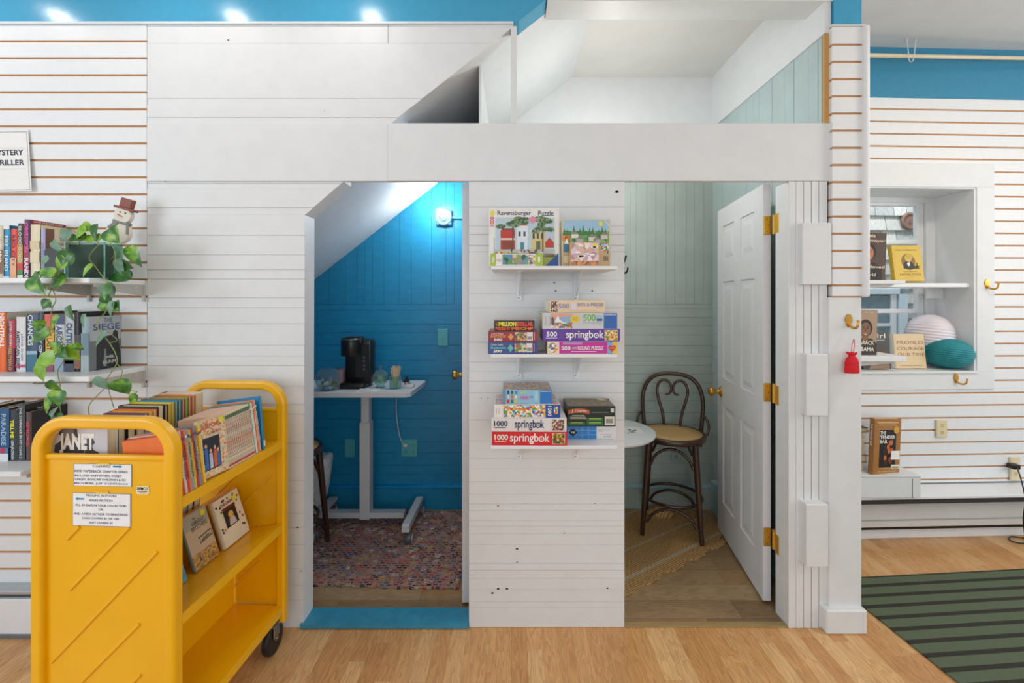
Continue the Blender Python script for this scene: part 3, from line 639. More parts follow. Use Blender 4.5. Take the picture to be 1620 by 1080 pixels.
lv = [(C2, 690, 215, 600, 315, 100, 3), (C2, 850, 200, 735, 295, 110, 2), (C2, 945, 160, 930, 318, 70, 1), (C2, 1085, 205, 1165, 345, 160, 0), (C2, 815, 158, 925, 222, 80, 2), (C2, 520, 325, 615, 432, 60, 3), (C2, 482, 488, 392, 562, 70, 3), (C2, 652, 498, 553, 612, 115, 2), (C2, 690, 438, 600, 560, 130, 1), (C2, 542, 640, 342, 618, 95, 0), (C2, 330, 665, 425, 852, 160, 0), (C2, 645, 700, 458, 745, 130, 0), (C2, 908, 553, 800, 672, 55, 2), (C2, 1278, 378, 1388, 575, 105, 0), (C2, 1190, 540, 1312, 588, 85, 1), (C2, 1295, 662, 1028, 690, 100, 1), (C2, 1060, 752, 1075, 930, 120, 3), (C2, 1160, 500, 1215, 660, 70, 3), (C2, 700, 280, 780, 310, 60, 1), (C2, 930, 300, 800, 290, 60, 2),
      (C3, 490, 35, 412, 122, 90, 1), (C3, 685, 88, 715, 238, 85, 1), (C3, 988, 58, 1175, 138, 90, 0), (C3, 1120, 50, 1075, 205, 80, 3), (C3, 432, 285, 312, 236, 100, 0), (C3, 488, 342, 278, 440, 120, 0), (C3, 578, 182, 498, 328, 60, 0), (C3, 562, 443, 552, 568, 100, 0), (C3, 655, 490, 778, 622, 140, 2), (C3, 730, 462, 828, 522, 60, 0), (C3, 542, 590, 312, 672, 130, 2), (C3, 420, 682, 415, 838, 125, 2), (C3, 830, 168, 813, 312, 34, 3), (C3, 1052, 338, 918, 495, 45, 3), (C3, 600, 520, 660, 600, 90, 1), (C3, 1000, 0, 1120, 60, 70, 1),
      (C4, 490, 15, 605, 120, 100, 0), (C4, 590, 112, 568, 272, 140, 0), (C4, 512, 172, 438, 345, 75, 0), (C4, 938, -5, 1125, 105, 70, 3), (C4, 1195, 0, 1262, 155, 180, 0), (C4, 1342, 148, 1278, 260, 70, 0), (C4, 622, 362, 470, 405, 70, 1), (C4, 1390, 260, 1310, 225, 50, 2), (C4, 500, 360, 560, 270, 40, 3), (C2, 720, 470, 690, 560, 90, 1), (C2, 470, 770, 440, 820, 60, 2), (C2, 1100, 740, 1010, 900, 90, 0), (C2, 1230, 600, 1290, 680, 60, 1), (C2, 1000, 270, 940, 320, 60, 0), (C2, 840, 290, 760, 240, 70, 0), (C3, 470, 30, 500, 110, 60, 2), (C3, 1150, 40, 1165, 150, 70, 1), (C3, 620, 480, 575, 600, 80, 0), (C4, 1300, 215, 1370, 265, 60, 2)]
fo = MB(); CSH = .6
for fn, x0, y0, x1, y1, w, k in lv:
    hang = fn is not C2 or y0 > 420
    Yb = (1.735 if hang else 1.80)+rng.uniform(-.02, .012); dy = rng.uniform(-.02, .02)
    if fn is C2 and x0 > 1150: Yb = 1.84
    p, q = fn(x0, y0), fn(x1, y1)
    leaf(fo, S(*p, Yb), S(*q, Yb+dy), w*.1605/720*Yb*1.12, LM[k], (rng.uniform(-.3, .3), -1, rng.uniform(.0, .6)))
fo.build('foliage', pl_, world=True)
vi = MB(); VM = mat('#8a9446', .5, .25, scale=60)
def vine(pts, r=.0017):
    P = [S(*fn(x, y), yy) for fn, x, y, yy in pts]; vi.tube(smooth_path(P, 5), r, VM, 7)
vine([(C2, 740, 280, 1.85), (C2, 640, 400, 1.80), (C2, 560, 600, 1.74), (C2, 515, 760, 1.735), (C2, 475, 870, 1.735)])
vine([(C2, 515, 775, 1.735), (C2, 550, 900, 1.735), (C3, 515, 110, 1.735), (C3, 500, 300, 1.735), (C3, 580, 400, 1.735), (C3, 650, 500, 1.735), (C3, 640, 600, 1.735), (C3, 572, 720, 1.735), (C3, 580, 810, 1.735), (C4, 592, 60, 1.735), (C4, 580, 150, 1.735), (C4, 602, 340, 1.74)])
vine([(C2, 930, 310, 1.85), (C2, 975, 345, 1.80), (C2, 905, 430, 1.79), (C2, 880, 495, 1.785), (C2, 940, 570, 1.77), (C2, 1010, 665, 1.745), (C2, 1085, 750, 1.74), (C2, 1060, 860, 1.735), (C3, 1050, 130, 1.735), (C3, 955, 270, 1.735), (C3, 1080, 450, 1.735), (C3, 1140, 560, 1.735), (C3, 1150, 655, 1.735), (C3, 1045, 820, 1.735), (C4, 1045, 70, 1.735), (C4, 880, 250, 1.745), (C4, 888, 380, 1.75)])
vine([(C4, 1055, 30, 1.735), (C4, 1080, 140, 1.735), (C4, 1125, 285, 1.74)], .0016)
vine([(C3, 1150, 650, 1.735), (C3, 1205, 720, 1.735), (C3, 1190, 800, 1.735), (C4, 1230, 30, 1.735), (C4, 1300, 110, 1.735), (C4, 1355, 120, 1.735), (C4, 1300, 150, 1.735), (C4, 1335, 190, 1.735)], .0013)
vine([(C2, 1060, 290, 1.84), (C2, 1130, 420, 1.80), (C2, 1140, 560, 1.77)], .0016)
vine([(C2, 1090, 500, 1.84), (C2, 1180, 410, 1.86), (C2, 1280, 385, 1.84)], .0012)
vine([(C3, 1060, 340, 1.735), (C3, 1155, 420, 1.735), (C3, 1080, 450, 1.735)], .0012)
vine([(C3, 490, 345, 1.735), (C3, 610, 360, 1.735), (C3, 620, 470, 1.735)], .0012)
vine([(C2, 640, 230, 1.80), (C2, 800, 180, 1.82), (C2, 860, 290, 1.84)], .0014)
vi.build('vine_stem', pl_, world=True)
# ================================================================== YELLOW BOOK CART
YEL = mat('#f6b803', .33, .05, .05, scale=5, coat=.25)
CZ = -.050; CC = Vector((-1.194, 1.649, 0))
cart = thing('book_cart', 'yellow steel library book cart on black wheels in front of the plank wall', 'cart', CC, CZ)
HW, HL = .2235, .31
CM = Matrix.Translation(CC) @ Matrix.Rotation(CZ, 4, 'Z')
def cartpt(px, py):                                     # pixel on the near end panel -> cart coordinates x, z
    k = (px-VX)/FPX; n = Vector((-math.sin(CZ), math.cos(CZ), 0)); p0 = CM @ Vector((0, -HL+.0145, 0)); d = Vector((k, 1, 0)); t = n.dot(p0)/n.dot(d)
    return ((d*t-CC).dot(Vector((math.cos(CZ), math.sin(CZ), 0))), CH+(VY-py)/FPX*t)
def ubend(y0, y1, xr=HW, ztop=1.108, r=.088):
    P = [(-xr, y0, .115)]+[(-xr+r-r*math.cos(math.radians(a)), y0, ztop-r+r*math.sin(math.radians(a))) for a in range(0, 91, 5)]
    P += [(xr-r+r*math.sin(math.radians(a)), y0, ztop-r+r*math.cos(math.radians(a))) for a in range(0, 91, 5)]+[(xr, y0, .115)]
    return [(x+(.019 if x < -xr+1e-4 else (-.019 if x > xr-1e-4 else 0)) if False else x, y, z) for x, y, z in P]
def rr(w, h, r, n=3):
    o = []
    for cx, cy, a in ((w-r, h-r, 0), (-w+r, h-r, 90), (-w+r, -h+r, 180), (w-r, -h+r, 270)):
        for k in range(n+1): o.append((cx+r*math.cos(math.radians(a+90*k/n)), cy+r*math.sin(math.radians(a+90*k/n))))
    return o
EMB = mat('#f6b803', .28, .04, coat=.3)
for sgn in (-1, 1):
    yc = sgn*(HL-.019)
    f = MB().sweep(ubend(yc, 0, HW-.018), rr(.019, .018, .009, 4), YEL, (0, 1, 0), False)
    f.build('end_frame', cart)
    p = MB().box(-HW+.03, HW-.03, yc-.003, yc+.003, .12, 1.006, YEL)
    p.box(-HW+.03, HW-.03, yc-.008, yc+.008, .994, 1.012, YEL, .005, seg=2)
    yo = yc-.0035 if sgn < 0 else yc+.0035
    for (x0, z0), (x1, z1) in [(cartpt(*a), cartpt(*b)) for a, b in (((106.5, 853), (126, 833)), ((111, 932.6), (205, 834)), ((80.9, 1048), (249, 872.5)), ((90, 1118), (221, 986.6)), ((150, 1138), (223, 1066.9)))]:
        for yy in (yc-.0035, yc+.0035): p.tube([(x0, yy, z0), (x1, yy, z1)], .0045, EMB, 8)
    p.build('end_panel', cart)
LY = HL-.036
def sloped(zl, sgn, depth=.19, slope=.025):
    m = MB(); x1 = sgn*(HW-.006); x0 = sgn*(HW-depth)
    pr = [(x1, zl), (x1, zl-.034), (x1-sgn*.004, zl-.034), (x1-sgn*.004, zl-.004), (x0, zl-.004-slope), (x0, zl-slope)]
    m.prism([(x, z) for x, z in pr], -LY, LY, YEL, 'y'); return m
for zl, nm in ((.880, 'shelf'), (.530, 'shelf')):
    for sgn in (-1, 1): sloped(zl, sgn, .19, .002 if zl > .6 and sgn < 0 else .025).build(nm, cart)
    MB().box(-.035, .035, -LY, LY, zl-.034, zl-.029, YEL).box(-.012, .012, -LY, LY, zl-.025, zl+(.07 if zl > .6 else .15), YEL, .002).build('center_divider', cart)
MB().box(-HW+.0101, HW-.0101, -LY, LY, .180, .1845, YEL).box(HW-.010, HW-.006, -LY, LY, .150, .185, YEL).box(-HW+.006, -HW+.01, -LY, LY, .150, .185, YEL).build('bottom_shelf', cart)
MB().box(-.006, .006, -LY, LY, .185, .505, YEL).build('lower_divider', cart)
RUB = mat('#1b1b1c', .45, .1)
for x in (-.185, .185):
    for y in (-.262, .255):
        c = MB(); c.box(x-.022, x+.022, y-.03, y+.03, .122, .128, STEEL).box(x-.0185, x-.0155, y-.022, y+.022, .07, .125, STEEL, .001).box(x+.0155, x+.0185, y-.022, y+.022, .07, .125, STEEL, .001)
        c.box(x-.0185, x-.0155, y-.012, y+.012, .055, .08, STEEL).box(x+.0155, x+.0185, y-.012, y+.012, .055, .08, STEEL)
        c.tube([(x-.021, y, .063), (x+.021, y, .063)], .006, STEEL, 8)
        o = c.build('caster', cart)
        w = MB(); w.lathe([(.008, -.014), (.048, -.013), (.060, -.012), (.063, -.008), (.063, .008), (.060, .012), (.048, .013), (.008, .014)], (x, y, .063), RUB, 28, Matrix.Rotation(PI/2, 4, 'Y')); w.build('wheel', o)
# signs taped to the near panel
def cart_sign(x0, x1, y0, y1, label, lines, arrow, right):
    a, zt = cartpt(x0, y0); b, zb = cartpt(x1, y1); yy = -HL+.0145
    t = thing('paper_sign', label, 'sign', CM @ Vector(((a+b)/2, yy, zb)), CZ, 'paper signs on the cart end')
    F = Fr((-(b-a)/2, 0, 0), (b-a, 0, 0), (0, 0, zt-zb)); mb = MB().box(-(b-a)/2, (b-a)/2, 0, .0012, 0, zt-zb, mat('#8d9298', .5)); mb.rect(F, .012, .015, .988, .985, mat('#f3f4f6', .4), .0003)
    for s, u0, u1, v0, v1 in lines: mb.text(F, s, u0, v0, u1, v1, mat('#2b3350', .6), .0007, .012)
    u0, u1, v, hh = arrow; AB = mat('#1f7fb0', .5)
    if right: mb.poly(F, [(u0, v-hh*.5), (u1-.05, v-hh*.5), (u1-.05, v-hh), (u1, v), (u1-.05, v+hh), (u1-.05, v+hh*.5), (u0, v+hh*.5)], AB)
    else: mb.poly(F, [(u0, v), (u0+.05, v-hh), (u0+.05, v-hh*.5), (u1, v-hh*.5), (u1, v+hh*.5), (u0+.05, v+hh*.5), (u0+.05, v+hh)], AB)
    mb.build('sheet', t)
    tp = MB(); tp.rect(F, .4, .985, .62, 1.06, mat('#eec24a', .2), .0008); tp.build('tape', t)
cart_sign(116.5, 208.5, 733, 770, 'upper white paper sign on the yellow cart end, blue arrow pointing right', [('CLEARANCE', .33, .64, .85, .95), ('KIDS\u2019 PAPERBACK CHAPTER SERIES', .02, .93, .62, .73), ('INCLUDES BABYSITTERS, SWEET', .02, .83, .41, .52), ('VALLEY, BOXCAR CHILDREN & SO', .02, .90, .24, .35), ('MUCH MORE.  JUST 10 CENTS EACH!', .02, .93, .06, .17)], (.68, .84, .90, .075), True)
cart_sign(114.5, 207, 779, 833.5, 'lower white paper sign on the yellow cart end, blue arrow pointing left', [('PROLIFIC AUTHORS', .24, .76, .90, .965), ('SERIES FICTION', .29, .69, .75, .815), ('FILL IN GAPS IN YOUR COLLECTION', .06, .92, .60, .665), ('OR', .45, .53, .475, .535), ('FIND A NEW AUTHOR TO BINGE READ', .03, .95, .335, .40), ('HARD COVERS: $1 OR 2/$5', .17, .80, .205, .27), ('SOFT COVERS: $1', .29, .69, .07, .135)], (.05, .20, .82, .05), False)
a, zt = cartpt(215, 768); b, zb = cartpt(236, 782); F = Fr((-(b-a)/2, 0, 0), (b-a, 0, 0), (0, 0, zt-zb))
lb = MB(); lb.poly(F, [(.1, 0), (.9, 0), (1, .2), (1, .8), (.9, 1), (.1, 1), (0, .8), (0, .2)], mat('#efe4b8', .4), .0006); lb.text(F, 'DEMCO', .1, .5, .9, .85, INK, .001, .03); lb.rect(F, .15, .3, .85, .38, INK, .0009); lb.rect(F, .25, .14, .75, .2, INK, .0009)
o = lb.build('maker_label', cart); o.location = Vector(((a+b)/2, -HL+.0150, zb))
# books on the cart
def cbook(name, label, group, x, y, z, rz, t, h, d, spine, cover, deco=None, lean=(0, 0), cat='book', **k):
    M = CM @ Matrix.Translation((x, y, z)) @ Matrix.Rotation(lean[1], 4, 'Y') @ Matrix.Rotation(lean[0], 4, 'X') @ Matrix.Rotation(rz, 4, 'Z')
    r = hardback(name, label, cat, group, M.translation, M.to_euler(), t, h, d, spine, cover, deco, **k); return r
# left row, spines to the left, listed from the near end
GL1 = 'books in the left row on the cart top'
def janet(mb, SF, CF, LF, TF):
    mb.rect(CF, .0, 0, 1, 1, mat('#cfced4', .4), .0003); k = mat('#3d3c42', .45); g = mat('#7d7b7f', .45); CF = CF.sub(0, .46, 1, 1)
    mb.poly(CF, [(.08, 0), (.1, .5), (.2, .62), (.24, .75), (.42, .75), (.5, .62), (.6, .5), (.62, 0)], k, .0005)
    mb.poly(CF, [(.21, .72), (.2, 1), (.45, 1), (.42, .78), (.33, .68)], g, .0006); mb.poly(CF, [(.17, .8), (.19, 1), (.23, 1), (.22, .78)], k, .0008); mb.poly(CF, [(.42, .8), (.44, 1), (.48, .98), (.5, .7)], k, .0008)
    mb.poly(CF, [(.6, 0), (.62, .45), (.6, .6), (.66, .7), (.76, .68), (.79, .58), (.74, .5), (.76, .38), (.86, .3), (.88, 0)], k, .00055)
    mb.text(CF, 'JANET', .18, .24, .78, .84, PRINTW, .0011, .05)
    mb.text(CF, '#1 NEW YORK TIMES BESTSELLING', .1, .17, .8, .205, INK, .0011); mb.text(CF, 'EVANOV', .05, -.02, .85, .13, PRINTW, .0012, .02)
left = [(.036, .212, .188, '#9a9aa0', '#cfced4', janet, 'grey hardback with two dark figures on its cover at the near end of the cart'),
        (.040, .218, .150, '#2e2b2e', '#26252a', None, 'thick black-edged hardback right behind the grey one on the cart'),
        (.030, .216, .145, '#23282c', '#22262a', None, 'dark green-edged hardback, third from the near end of the left cart row'),
        (.032, .215, .148, '#2a2526', '#26201f', None, 'dark brown hardback, fourth from the near end of the left cart row'),
        (.026, .212, .150, '#8a8f92', '#d4d6d6', None, 'pale grey hardback in front of the purple one in the left cart row'),
        (.016, .218, .150, '#5f3b6b', '#6b3a6e', None, 'purple hardback behind the pale grey one in the left cart row'),
        (.016, .222, .150, '#3a3c58', '#d9a52c', None, 'yellow-edged book behind the purple one in the left cart row'),
        (.018, .226, .150, '#c4472f', '#d86f2c', None, 'orange book behind the yellow-edged one in the left cart row'),
        (.028, .236, .150, '#1c1b1d', '#232226', lambda mb, SF, CF, LF, TF: mb.text(CF, 'blood', .02, .84, .25, .95, mat('#d8432f', .5), .001, .02), 'taller black hardback with red script on its cover in the left cart row'),
        (.014, .236, .150, '#7c2f2a', '#5a2a26', None, 'maroon hardback behind the tall black one in the left cart row'),
        (.013, .238, .150, '#e2c22c', '#e6c531', None, 'lemon yellow book, nearer of two side by side in the left cart row'),
        (.013, .240, .150, '#d9bd34', '#e0cb3c', None, 'lemon yellow book, farther of two side by side in the left cart row'),
        (.015, .243, .150, '#1f7fa2', '#2a86a8', None, 'teal blue book, nearer of two side by side in the left cart row'),
        (.015, .246, .150, '#20617f', '#2d7f9c', None, 'teal blue book, farther of two side by side in the left cart row'),
        (.014, .248, .150, '#26282c', '#cf4a34', None, 'red-covered book between teal and bright green in the left cart row'),
        (.014, .250, .150, '#2f8a5a', '#5cba3e', None, 'bright green book in the left cart row'),
        (.016, .253, .150, '#a83a34', '#c65a3a', None, 'brick red book behind the bright green one in the left cart row'),
        (.016, .256, .150, '#b4503c', '#d9804a', None, 'tan-orange book, second from the far end of the left cart row'),
        (.040, .262, .150, '#8c4a4a', '#d5c4b2', None, 'thick cream hardback at the far end of the left cart row')]
y = -.262; zs0 = .846
for i, (t_, h_, d_, sp_, cv_, de_, lab) in enumerate(left):
    cbook('hardback_book', lab, GL1, -.216, y+t_, .8805, -PI/2, t_-.001, h_-.012-.0018*i, d_, sp_, cv_, de_, (0, 0))
    y += t_+.0022
# right row, spines to the right, from the near end
GR1 = 'paperbacks in the right row on the cart top'
def kids(cols):
    def deco(mb, SF, CF, LF, TF):
        mb.rect(SF, .05, .86, .95, .9, mat(cols[0], .5), .001)
        F = Fr(SF.p(0, 1), SF.v*-1, SF.u); mb.text(F, 'SWEET VALLEY', .22, .25, .8, .75, mat(cols[2], .5), .0013, .03)
    return deco
def orange_front(mb, SF, CF, LF, TF):
    mb.rect(LF, 0, .0, 1, 1, mat('#ee7a34', .4), .0003); mb.poly(LF, [(0, .1), (1, .22), (1, .32), (0, .2)], mat('#a03a4e', .45), .0006); mb.poly(LF, [(0, .03), (1, .15), (1, .19), (0, .07)], mat('#d8442e', .45), .0007)
    kids(('#c0392b', '#e8c34a', '#f6e6d0'))(mb, SF, CF, LF, TF)
pc = [('#e8823c', 'orange', orange_front), ('#c94a32', 'rust red', None), ('#d5d0c4', 'cream', None), ('#cf3f33', 'red', None), ('#d9805c', 'salmon', None), ('#8fa3a8', 'blue-grey', None), ('#d4b83c', 'mustard', None), ('#b8342f', 'scarlet', None), ('#7b8f9c', 'slate', None), ('#c87e34', 'ochre', None), ('#e3cf3e', 'yellow', None)]
y = -.266; xr = .208; RD = .162; SLP = -math.atan(.025/.184)
ORD = ('', 'second', 'third', 'fourth', 'fifth', 'sixth', 'seventh', 'eighth', 'ninth', 'tenth', 'eleventh')
for i, (c, nm, de) in enumerate(pc):
    t_ = .0098; h_ = .187+rng.uniform(-.004, .004)
    lab = 'orange paperback with a purple band at the near end of the right cart row' if i == 0 else 'thin %s paperback, %s from the near end of the right cart row' % (nm, ORD[i])
    acc = (rng.choice(['#f2e8d2', '#3b5a8a', '#b23a3a']), rng.choice(['#f0d060', '#5a3a5c', '#e8e2d8']), rng.choice(['#f6efe0', '#2c2c3a', '#f0d24a']))
    cbook('paperback_book', lab, GR1, xr, y, .8795, PI/2, t_-.0006, h_, RD, c, c, de or kids(acc), (0, SLP), c=.0008); y += t_
def girls(mb, SF, CF, LF, TF):
    mb.rect(CF, 0, 0, 1, 1, mat('#dcc4a0', .5), .0003); mb.rect(CF, .02, .02, .98, .98, art(['#e8d7b4', '#d98d63', '#e3c79a', '#c9c0a8'], 160), .0005)
    mb.rect(CF, .1, .12, .72, .68, mat('#2a2d3c', .5), .0008)
    for a, h0, cl in ((.2, .5, '#3f6fb5'), (.36, .4, '#b9c4d8'), (.52, .44, '#d9652f'), (.63, .38, '#3f6fa8')): mb.rect(CF, a-.06, .14, a+.06, h0, mat(cl, .5), .001); mb.disc(CF, a, h0+.04, .045, .035, mat('#d9a98a', .5), .0011)
    mb.text(CF, 'SLEEPOVER', .08, .84, .85, .92, mat('#c9482f', .5), .001, .03); mb.text(CF, 'Collection', .3, .73, .8, .80, mat('#b13a3a', .5), .001); mb.disc(CF, .84, .93, .1, .055, mat('#e9e23c', .5), .0012)
r = hardback('paperback_book', 'paperback turned cover-out to show a group of girls, yellow dot in its corner', 'book', GR1, CM @ Vector((.180, -.156, .882)), (0, math.radians(-6), CZ-math.radians(8)), .016, .190, .108, '#e0cfae', '#dcc4a0', girls, c=.0008)
y = -.046
SER = art(['#e9dcc0', '#e3c4b0', '#d98f74', '#e6d8b8', '#a9b49a', '#eee4cc'], 260)
def series(mb, SF, CF, LF, TF):
    mb.rect(SF, .02, 0, .98, .96, SER, .0009); F = Fr(SF.p(0, 1), SF.v*-1, SF.u); mb.text(F, 'The Baby-sitters Club', .12, .2, .75, .8, mat('#9a3f34', .5), .0013, .01)
    mb.rect(SF, .05, .9, .95, .97, mat('#5c7a58', .5), .0013); mb.rect(SF, .05, .03, .95, .07, mat('#c4483a', .5), .0013)
for i in range(15):
    cbook('paperback_book', 'pink checked series paperback, %s from the cover-out book in the right cart row' % ('first', 'second', 'third', 'fourth', 'fifth', 'sixth', 'seventh', 'eighth', 'ninth', 'tenth', 'eleventh', 'twelfth', 'thirteenth', 'fourteenth', 'fifteenth')[i], GR1, xr-.004, y, .8795, PI/2, .0094, .188+.0004*i, RD, '#e6d6b8', '#dcb9a4', series, (0, SLP), c=.0008); y += .0100
for c, nm, h_ in (('#3f9a93', 'teal', .197), ('#dfe0da', 'white', .193), ('#d9732f', 'pumpkin orange', .198), ('#d8a58a', 'pale peach', .2)):
    cbook('paperback_book', '%s paperback in the right cart row, among the last before the blue book' % nm, GR1, xr-.005, y, .8795, PI/2, .010, h_, RD, c, c, kids(('#e8e2d4', '#f0e8d8', '#f4efe2')), (0, SLP), c=.0009); y += .0108
cbook('hardback_book', 'bright blue picture book leaning at the far end of the right cart row', 'books in the right row on the cart top', xr-.006, y+.012, .8795, PI/2, .014, .208, .175, '#1c7fb0', '#1f86ba', lambda mb, SF, CF, LF, TF: mb.rect(SF, .1, .05, .9, .16, mat('#e6dcc8', .5), .001), (math.radians(-5), SLP))
# face-out books on the second shelf
def wright(mb, SF, CF, LF, TF):
    mb.rect(CF, 0, .55, 1, 1, mat('#a8a38e', .5), .0003); mb.rect(CF, 0, .25, 1, .72, mat('#c9b090', .5), .0004); mb.rect(CF, 0, 0, 1, .28, art(['#b0824a', '#c7994f', '#8f6a3c', '#d2ae6c'], 90, sc=(1, 1, 3)), .0005)
    d = mat('#4a4038', .6)
    for a in ((.42, .40, .98, .42), (.40, .50, .96, .52)): mb.poly(CF, [(a[0], a[1]), (a[2], a[1]+.03), (a[2], a[3]+.03), (a[0], a[3])], d, .0008)
    for u in (.44, .58, .72, .86, .95): mb.rect(CF, u, .41, u+.012, .53, d, .0008)
    mb.poly(CF, [(.5, .43), (.85, .46), (.8, .48), (.5, .45)], d, .0009)
    mb.text(CF, 'The', .38, .86, .52, .91, d, .001); mb.text(CF, 'WRIGHT', .3, .76, .85, .84, d, .001); mb.text(CF, 'BROTHERS', .25, .67, .9, .75, d, .001); mb.disc(CF, .82, .9, .09, .06, mat('#e6de2a', .5), .0012)
    mb.rect(CF, .25, .12, .29, .22, d, .001)
def xmas(mb, SF, CF, LF, TF):
    mb.rect(CF, 0, 0, 1, 1, mat('#e6d9bc', .5), .0003); rd = mat('#b23a30', .5); gn = mat('#4d7a40', .5)
    mb.rect(CF, .24, .34, .74, .76, mat('#241f1e', .5), .0006); mb.text(CF, "CHILDREN'S", .2, .80, .78, .87, mat('#8a2f2a', .5), .001, .03); mb.text(CF, 'CRAFTBOOK', .2, .70, .78, .77, mat('#8a2f2a', .5), .001, .03)
    mb.disc(CF, .5, .58, .1, .07, mat('#e0b14a', .5), .001); mb.poly(CF, [(.36, .36), (.42, .52), (.6, .52), (.66, .36)], mat('#c9b8b4', .5), .001)
    r2 = random.Random(5)
    for k in range(18):
        a, b = r2.choice([(r2.uniform(.06, .2), r2.uniform(.1, .9)), (r2.uniform(.8, .94), r2.uniform(.1, .9)), (r2.uniform(.1, .9), r2.uniform(.88, .95)), (r2.uniform(.1, .9), r2.uniform(.06, .3))])
        mb.disc(CF, a, b, .035, .03, r2.choice([rd, gn, mat('#3a3330', .5), mat('#d98a5a', .5)]), .0009, 7)
    mb.disc(CF, .8, .85, .09, .06, mat('#e6de2a', .5), .0013)
def bluecov(mb, SF, CF, LF, TF):
    mb.rect(CF, 0, .08, .95, 1, mat('#3f8fb0', .5), .0003); mb.poly(CF, [(.6, .2), (.7, .6), (.8, .2)], mat('#2a3f58', .5), .0006); mb.text(CF, 'Blue', .82, .3, .95, .4, INK, .0008)
for lab, y0, d_, h_, sp_, cv_, de_ in (('blue illustrated book half hidden behind the near post of the cart, second shelf', -.215, .125, .19, '#4a8aa8', '#5aa0bf', bluecov), ('tan paperback with an early biplane on its cover, face out on the cart second shelf', -.050, .118, .192, '#6f7f74', '#c9b596', wright), ('cream book bordered with small holiday figures, face out on the cart second shelf', .096, .143, .182, '#d9c9a6', '#e6d9bc', xmas)):
    r = hardback('paperback_book', lab, 'book', 'face-out books on the cart second shelf', CM @ Vector((.078, y0, .5115)), (0, math.radians(-18), CZ), .014 if de_ is not xmas else .02, h_, d_, sp_, cv_, de_, c=.001)
y = -.26
for i, (c, nm) in enumerate([('#1d1c1f', 'black'), ('#e2ddd0', 'off-white'), ('#24222a', 'charcoal'), ('#d6d0c0', 'ivory'), ('#1f1e24', 'jet-black'), ('#8f8a80', 'grey'), ('#26262c', 'inky'), ('#e4dcc8', 'cream'), ('#2a2420', 'brown-black'), ('#cfc6b2', 'tan'), ('#1e2026', 'navy-black'), ('#d9d2c2', 'parchment')]):
    cbook('hardback_book', '%s hardback on the far side of the cart second shelf, %s from the near end' % (nm, ('first', 'second', 'third', 'fourth', 'fifth', 'sixth', 'seventh', 'eighth', 'ninth', 'tenth', 'eleventh', 'twelfth')[i]), 'books on the far side of the cart second shelf', -.206, y+.032, .5305, -PI/2, .0312, .235, .15, c, c, None, (0, -SLP)); y += .0328
# ================================================================== PUZZLE SHELVES ON THE MIDDLE PANEL
YF = 1.79                                                     # front edge of the puzzle shelves
TOPS = (sz(420.5, YF), sz(560, YF), sz(705, YF))
for i, zt in enumerate(TOPS):
    t = thing('wall_shelf', ('highest of the three small white shelves on the plank panel, carrying two upright puzzles', 'middle of the three small white puzzle shelves on the plank panel', 'lowest of the three small white puzzle shelves, with a bare right end')[i], 'shelf', (.16, YW, zt-.014), group='small white puzzle shelves')
    MB().box(sx(776.5, YF), sx(977, YF), YF, YW-.003, zt-.014, zt, WHITE2, .002).build('board', t, world=True)
    for px in (822, 911.5):
        x = sx(px, YW); b = MB(); c = .0105
        b.box(x-c, x+c, YW-.006, YW-.002, zt-.014-.125, zt-.014, WHITE2, .001).box(x-c, x+c, YW-.19, YW-.003, zt-.018, zt-.014, WHITE2, .001)
        b.prism([(YW-.004, zt-.12), (YW-.004, zt-.016), (YW-.17, zt-.016), (YW-.15, zt-.022), (YW-.012, zt-.115)], x-.0035, x+.0035, WHITE2, 'x')
        for dz in (.128, .045): b.lathe([(0, .0), (.003, 0), (.002, .002)], (x-.004+.008*(dz < .1), YW-.006, zt-.014-dz+.015), mat('#6c6a66', .4, metal=.8), 8, Matrix.Rotation(PI/2, 4, 'X'))
        b.build('bracket', t, world=True)
PZG = 'jigsaw puzzle boxes on the small white shelves'
def pbox(label, x0, x1, yt, yb, z0, dep, col, deco, Y=1.792, rz=0.0, top=None, side=None, h=None):
    X0, X1 = sx(x0, Y), sx(x1, Y); w = X1-X0; h = h or (yb-yt)/FPX*Y
    r = thing('puzzle_box', label, 'puzzle', ((X0+X1)/2, Y+dep/2, z0), rz, PZG)
    lid = MB(); mt = mat(col, .35, .03); tm = top if top else mt
    lid.box(-w/2, w/2, -dep/2, dep/2, h*.12, h, mt, .0008)
    FF = Fr((-w/2, -dep/2, 0), (w, 0, 0), (0, 0, h)); TF = Fr((-w/2, -dep/2, h), (w, 0, 0), (0, dep, 0)); LF = Fr((-w/2, dep/2, 0), (0, -dep, 0), (0, 0, h)); RF = Fr((w/2, -dep/2, 0), (0, dep, 0), (0, 0, h))
    if top: lid.rect(TF, .02, .02, .98, .98, top)
    if side: lid.rect(LF, .03, .14, .97, .97, side); lid.rect(RF, .03, .14, .97, .97, side)
    if deco: deco(lid, FF, TF, LF)
    lid.build('lid', r)
    MB().box(-w/2+.001, w/2-.001, -dep/2+.001, dep/2-.001, .0, h*.13, mt, .0006).build('box_base', r)
    return r
BUSY1 = art(['#c9a77a', '#7f8a4a', '#a4553c', '#e0cfa2', '#4f6478', '#d9b35a', '#6a4a3a'], 190)
BUSY2 = art(['#e8dcc4', '#c2523f', '#3f6fa0', '#d9a53f', '#8fae6a', '#f0ead8', '#b5c6d4'], 110)
BUSY3 = art(['#f0e6d2', '#d94f3a', '#2f62a8', '#e9b43a', '#5fa04a', '#f4f0e4', '#9ac4e0', '#e88a3a'], 140)
BUSY4 = art(['#2a2926', '#d9cdb8', '#8a6a4a', '#f0e8d8', '#a33b30', '#4a4a48'], 230)
NAVY = mat('#1f2f5f', .5)
